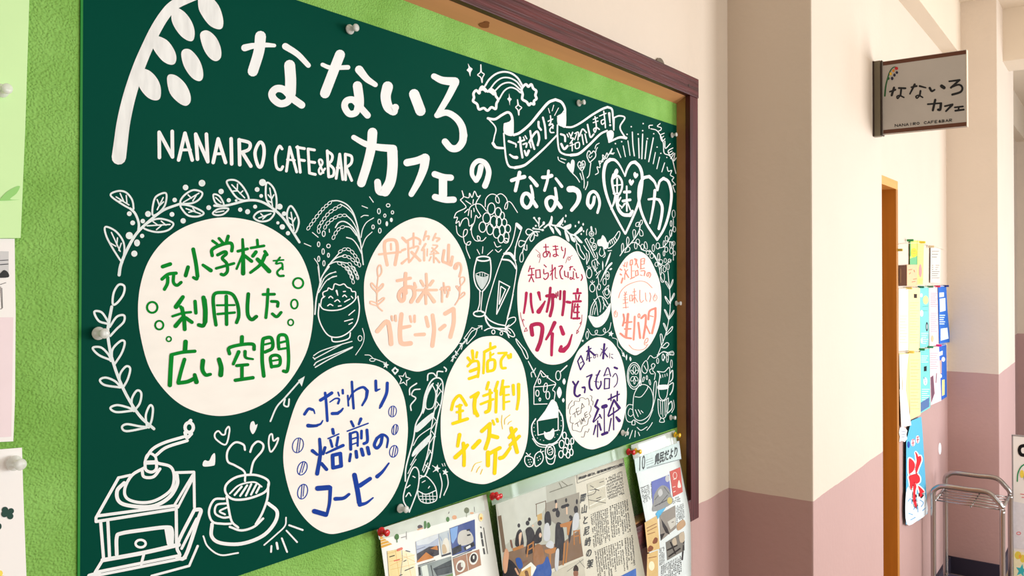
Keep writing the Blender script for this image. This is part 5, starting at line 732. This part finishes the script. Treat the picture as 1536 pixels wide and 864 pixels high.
flyer('flyer', 'bright blue flyer lifting at its corner on the middle string', (48, 108, 200), [(1407, 428.5), (1419.5, 428.5), (1421, 462), (1425.5, 513), (1409, 516)], [('printed_boxes', [((220, 234, 250), 'P', 1, 'f l 1409 439 1416 438.5 1416 445 1409 446|f l 1409.5 448 1418 447 1418.5 466 1410 468|f l 1411 493 1421 491.5 1423 508 1411 511'), ((200, 220, 250), 'P', 1, lines(1410, 473, 1417, 489, 5, 1.6))])], GM, .006)
flyer('flyer', 'white and yellow flyer by the doorway on the lower string', (248, 234, 160), [(1349, 530), (1364, 530), (1364, 632), (1351, 622)], [('printed_shapes', [((250, 250, 248), 'P', 1, 'f l 1349 532 1363 531 1360 556 1356 632 1351 620'), ((206, 160, 110), 'P', 1, '1353 566 1355 610'), ((200, 206, 220), 'P', .8, lines(1351, 536, 1360, 552, 4, .7))])], GB, .002)
flyer('flyer', 'pale orange flyer on the lower string', (252, 224, 164), [(1363, 529), (1380.5, 528), (1381, 622), (1365, 630)], [('printed_lines', [((220, 186, 120), 'P', .7, lines(1366, 540, 1379, 618, 16, .7))])], GB, .003)
flyer('flyer', 'teal flyer with a black square on the lower string', (124, 210, 206), [(1380.5, 524), (1395, 523), (1395.5, 611), (1381, 620)], [('printed_shapes', [((30, 34, 40), 'P', 1, 'f l 1386 550 1390 549 1390 556.5 1386 557'), ((240, 250, 250), 'P', .8, lines(1382, 534, 1392, 546, 4, .8) + '|d 1388 572 3 6|' + lines(1383, 584, 1394, 606, 7, .8)), ((90, 120, 170), 'P', .8, '1386 566 1389 576|f l 1381 604 1394 596 1394 610 1381 618')])], GB, .002)
flyer('flyer', 'pink flyer with small photos on the lower string', (246, 216, 222), [(1394.5, 521), (1408.5, 520), (1412, 601), (1396, 608)], [('printed_shapes', [((120, 84, 100), 'P', 1, 'f l 1396 566 1400 563 1402 590 1397 604|1405 560 1404 574'), ((232, 160, 170), 'P', .8, lines(1396, 530, 1407, 556, 8, .8)), ((250, 248, 248), 'P', 1, 'f l 1403 586 1409 584 1410 600 1404 603')])], GB, .003)
flyer('flyer', 'bright blue flyer with a small round emblem on the lower string', (52, 106, 198), [(1408.5, 517), (1419.5, 515.5), (1420.5, 595), (1411, 601)], [('printed_shapes', [((238, 242, 248), 'P', 1, 'd 1415 539 2.6 3.6|f l 1409 528 1414 526 1414 532 1409 534|d 1411 564 2 3'), ((214, 170, 160), 'P', 1, 'f l 1409.5 541 1412.5 540 1412.5 560 1409.5 561'), ((246, 226, 150), 'P', 1, 'f l 1413 570 1417 569 1417 592 1413 594')])], GB, .002)
flyer('paper_slip', 'blank cream paper slip hanging askew below the lower string flyers', (250, 236, 222), [(1349.5, 584), (1359, 586), (1367, 638), (1352, 641)], [], None, .009, 'paper slip')
flyer('tag', 'small scalloped white tag beside the orange doorway above the ice banner', (244, 244, 248), [(1350, 642), (1354, 640), (1358, 642), (1361, 646), (1359.5, 652), (1361, 658), (1357, 663), (1353, 661), (1349, 663), (1350, 655), (1348.5, 649)], [('printed_lines', [((120, 124, 150), 'P', .8, '1352 648 1358 647|1352 652 1358 651|1352 656 1357 655')])], None, .011, 'tag')
t = flyer('ice_banner', 'blue and white banner with a big red ice character hanging below the flyers', (96, 186, 224), [(1367, 631), (1382, 625), (1384, 650), (1391.5, 770), (1378, 781), (1359, 787), (1359.5, 662)],
      [('waves', [((232, 244, 250), 'P', 1, 'f 1359 740 1366 728 1374 742 1384 736 1390 752 1391 769 1378 780 1360 786'), ((80, 160, 214), 'P', 1.1, '1362 752 1366 748 1368 756|1370 764 1376 760 1377 768|1380 750 1385 754 1382 760|1363 770 1369 772|1384 766 1388 762|1372 752 1375 748|1366 780 1373 776'), ((48, 84, 170), 'P', 1, 'd 1363 667 2 5')]),
       ('ice_character', [((250, 248, 250), 'ib', 16, 'c 150 310 165 325 170 340 185 335 192 360 185 385 175 410 155 460 150 420 158 370|c 105 360 120 355 140 375 147 400 138 435 115 455 105 450|c 105 475 130 462 160 458 180 480 180 510 160 525 140 520 125 560 115 555 110 510|c 140 515 157 540 150 590 160 680 150 687 135 640 135 580|c 168 540 190 555 210 580 195 590 200 602 182 617 178 580'), ((224, 48, 58), 'ib', 5, 'f 150 310 165 325 170 340 185 335 192 360 185 385 175 410 155 460 150 420 158 370|f 105 360 120 355 140 375 147 400 138 435 115 455 105 450|f 105 475 130 462 160 458 180 480 180 510 160 525 140 520 125 560 115 555 110 510|f 140 515 157 540 150 590 160 680 150 687 135 640 135 580|f 168 540 190 555 210 580 195 590 200 602 182 617 178 580')]),
       ('small_characters', [((240, 226, 236), 'P', 1, 'd 1369.5 664 3.4 5.5|d 1376.5 659 3 6'), ((206, 50, 66), 'P', 1, '1368 660 1371.5 659|1369.5 661 1369.5 669|1367.6 665 1371.5 664|1375 656 1378.5 655|1376.6 656 1376.6 664|1375 660 1378.6 659')])], None, .008, 'banner')
t = flyer('wall_sticker', 'small white oval mark on the mauve dado beside the ice banner', (244, 242, 246), [(1410 + 2.2 * math.sin(a), 673 - 9 * math.cos(a)) for a in (2 * math.pi * k / 12 for k in range(12))], [], None, -.0053, 'sticker')
# strings and pegs
STR = mat('string', (226, 216, 196), 0.8)
def cord(label, pts):
    mb = MB(); P_ = [atY(a, b, WY - 0.012) for a, b in pts]; mb.tube(smooth3(P_), 0.0013, seg=6); tag(mb.out('string', STR, None), label, 'string', 'strings the flyers hang from')
def smooth3(p, n=6):
    P = [Vector(q) for q in p]
    if len(P) < 3: return P
    out = []
    for i in range(len(P) - 1):
        p0 = P[i - 1] if i else P[0] * 2 - P[1]; p1, p2 = P[i], P[i + 1]; p3 = P[i + 2] if i + 2 < len(P) else P[-1] * 2 - P[-2]
        for k in range(n):
            u = k / n; out.append(.5 * ((2 * p1) + (p2 - p0) * u + (2 * p0 - 5 * p1 + 4 * p2 - p3) * u * u + (3 * p1 - p0 - 3 * p2 + p3) * u ** 3))
    return out + [P[-1]]
cord('thin top string the leaflets are pegged to', [(1347.5, 366.5), (1380, 365), (1419, 374.5)])
cord('thin middle string above the long flyers', [(1347.5, 433), (1380, 431.5), (1420, 429)])
cord('thin lower string under the blue flyer\'s lifted corner', [(1347.5, 529), (1380, 525), (1420, 516.5)])
def peg(px, py, rgb, label, grp):
    t = thing('clothes_peg', label, 'clothes peg', atY(px, py, WY - .02), grp)
    c = atY(px, py, WY - .02); k = pm(rgb)
    for s_ in (-1, 1):
        mb = MB(); mb.box((c.x - .004 + .0042 * s_ - .0034, c.y - .012, c.z - .005), (c.x - .004 + .0042 * s_ + .0034, c.y + .014, c.z + .005), 0, .001); mb.out('peg_half', k, t)
for px, py, c, lab in ((1366, 360.5, (70, 150, 90), 'green clothes peg on the green and yellow leaflet'), (1384, 363.5, (236, 214, 80), 'yellow clothes peg on the yellow leaflet with the pink oval'), (1397.5, 370, (224, 206, 170), 'beige clothes peg on the grey sheet of the top string'),
        (1349.5, 375, (196, 186, 90), 'olive clothes peg on the top string beside the doorway'),
        (1364, 432, (232, 206, 120), 'yellow clothes peg between the cream and pale orange flyers of the middle string'), (1382, 430.5, (60, 130, 120), 'dark green clothes peg on the teal flyer of the middle string'), (1396, 430, (90, 140, 110), 'green clothes peg between the teal and pink flyers of the middle string'), (1406.5, 429.5, (206, 70, 110), 'pink clothes peg between the pink and blue flyers of the middle string'), (1419.5, 429, (60, 70, 130), 'navy clothes peg at the blue flyer\'s outer corner on the middle string'),
        (1367, 528, (240, 210, 100), 'yellow clothes peg on the pale orange flyer of the lower string'), (1383, 524, (50, 140, 90), 'green clothes peg on the teal flyer of the lower string'), (1396, 520.5, (70, 150, 110), 'green clothes peg on the pink flyer of the lower string'), (1408.5, 518, (210, 60, 140), 'magenta clothes peg between the pink and blue flyers of the lower string')):
    peg(px, py, c, lab, 'clothes pegs on the strings')

# ------------------------------------------------------------------ chrome rack
CHROME = mat('brushed_chrome', (176, 172, 172), 0.22, metal=0.95)
hh = 1.19 * .9
A0 = atX(1399, 752, 4.31); kx = 4.31
def floorpt(px, py, h): d = ray(px, py); return CAM + d * (-h / d.z)
sh = CAM.z - floorpt(1399, 752, 1.0).z
h_ = 1.06
a = floorpt(1399, 752, h_); b = floorpt(1501, 765, h_); c_ = floorpt(1422.5, 731.5, h_); d_ = floorpt(1518.5, 743, h_)
x0 = (a.x + b.x) / 2; x1 = (c_.x + d_.x) / 2; y0 = min(a.y, WY - .04); y1 = (b.y + d_.y) / 2; zs = CAM.z - h_
rack = thing('wire_rack', 'low chrome tube rack with a wire shelf in front of the far pillar', 'rack', ((x0 + x1) / 2, (y0 + y1) / 2, 0))
r_ = .0115
for x in (x0, x1):
    up = .075
    pts = [(x, y0, 0.012), (x, y0, zs - .05), (x, y0, zs + up * .45), (x, y0 - .012, zs + up * .8), (x, y0 - .045, zs + up), (x, (y0 + y1) / 2, zs + up), (x, y1 + .06, zs + up), (x, y1 + .02, zs + up * .55), (x, y1, zs + .01), (x, y1, zs - .05), (x, y1, 0.012)]
    mb = MB(); mb.tube(smooth3(pts, 5), r_, seg=12); mb.out('tube_frame', CHROME, rack, True)
    for y in (y0, y1):
        mb = MB(); mb.lathe([(.014, 0), (.015, .012), (.0125, .02)], (x, y, 0), (0, 0, 1)); mb.out('rubber_foot', mat('black_rubber', (30, 30, 34), .8), rack)
for y in (y0 - .004, y1 + .004):
    mb = MB(); mb.tube([(x0, y, zs), (x1, y, zs)], .008, seg=10); mb.out('shelf_rail', CHROME, rack, True)
for i in range(6):
    y = 0
    x = x0 + (x1 - x0) * (i + .35) / 6
    mb = MB(); mb.tube([(x, y0, zs), (x, y1, zs)], .0034, seg=8); mb.out('shelf_wire', CHROME, rack, True)
mb = MB(); ym = (y0 * .45 + y1 * .55); mb.tube([(x0 + .01, ym, zs - .006), (x1 - .01, ym, zs - .006)], .0034, seg=8); mb.out('cross_wire', CHROME, rack, True)
mb = MB()
for x in (x0, x1): mb.tube([(x, y0, .11), (x, y1, .11)], .007, seg=10)
for y in (y0, y1): mb.tube([(x0, y, .11), (x1, y, .11)], .007, seg=10)
mb.out('lower_rail', CHROME, rack, True)
mb = MB(); mb.box((x0 + .016, y1 + .016, .118), (x1 - .016, y0 - .016, .127), 0, .003); mb.out('drip_tray', mat('navy_tray', (40, 40, 66), .5), rack)

# ------------------------------------------------------------------ standing board at the right edge
bx = x1 + .03
q0 = atX(1518.8, 653.5, bx)
t = thing('standing_board', 'white standing board with a green sprig and flowers beside the chrome rack', 'standing board', (bx, q0.y - .22, 0))
m = MB(); m.box((bx, q0.y - .46, 0.02), (bx + .02, q0.y, q0.z), 0, .003); m.out('board_panel', PW, t)
m = MB(); m.box((bx - .001, q0.y - .002, 0.02), (bx + .022, q0.y + .004, q0.z + .002)); m.box((bx - .001, q0.y - .46, q0.z - .001), (bx + .022, q0.y + .004, q0.z + .003)); m.out('board_edge', mat('aluminium_edge', (170, 168, 172), .35, metal=.5), t)
for k in (.04, .40):
    m = MB(); m.box((bx - .02, q0.y - k - .03, 0), (bx + .2, q0.y - k, .02), 0, .003); m.out('foot', mat('aluminium_edge', (170, 168, 172)), t)
bf = lambda px, py, k: atX(px, py, bx - .0012 - k)
photo('printed_design', t, bf, [((232, 232, 240), 'P', 1, 'f l 1519.5 752 1545 757 1545 825 1520.5 822'), ((250, 246, 210), 'P', 1, 'f l 1520.5 826 1546 830 1546 900 1521 890'), ((28, 28, 30), 'P', 5, '1538 668 1531 670 1529 676 1532 682 1540 683'), ((40, 150, 96), 'P', 1.8, '1526 722 1527 710 1532 700 1540 695'), ((246, 220, 90), 'P', 1, 'd 1533 711 3 6'), ((90, 180, 140), 'P', 1, 'd 1538 716 2.5 5'),
    ((226, 120, 130), 'P', 1.2, '1531 741 1538 742|1533 746 1539 746|o 1528 800 3 2'), ((240, 220, 90), 'P', 1, 'd 1527 833 5 6|d 1534 838 4 6'), ((246, 180, 80), 'P', 1, 'd 1530 835 2 3'), ((70, 190, 200), 'P', 1, 'star f 1532 856 9'), ((240, 150, 190), 'P', 1, 'd 1540 848 4 5')])
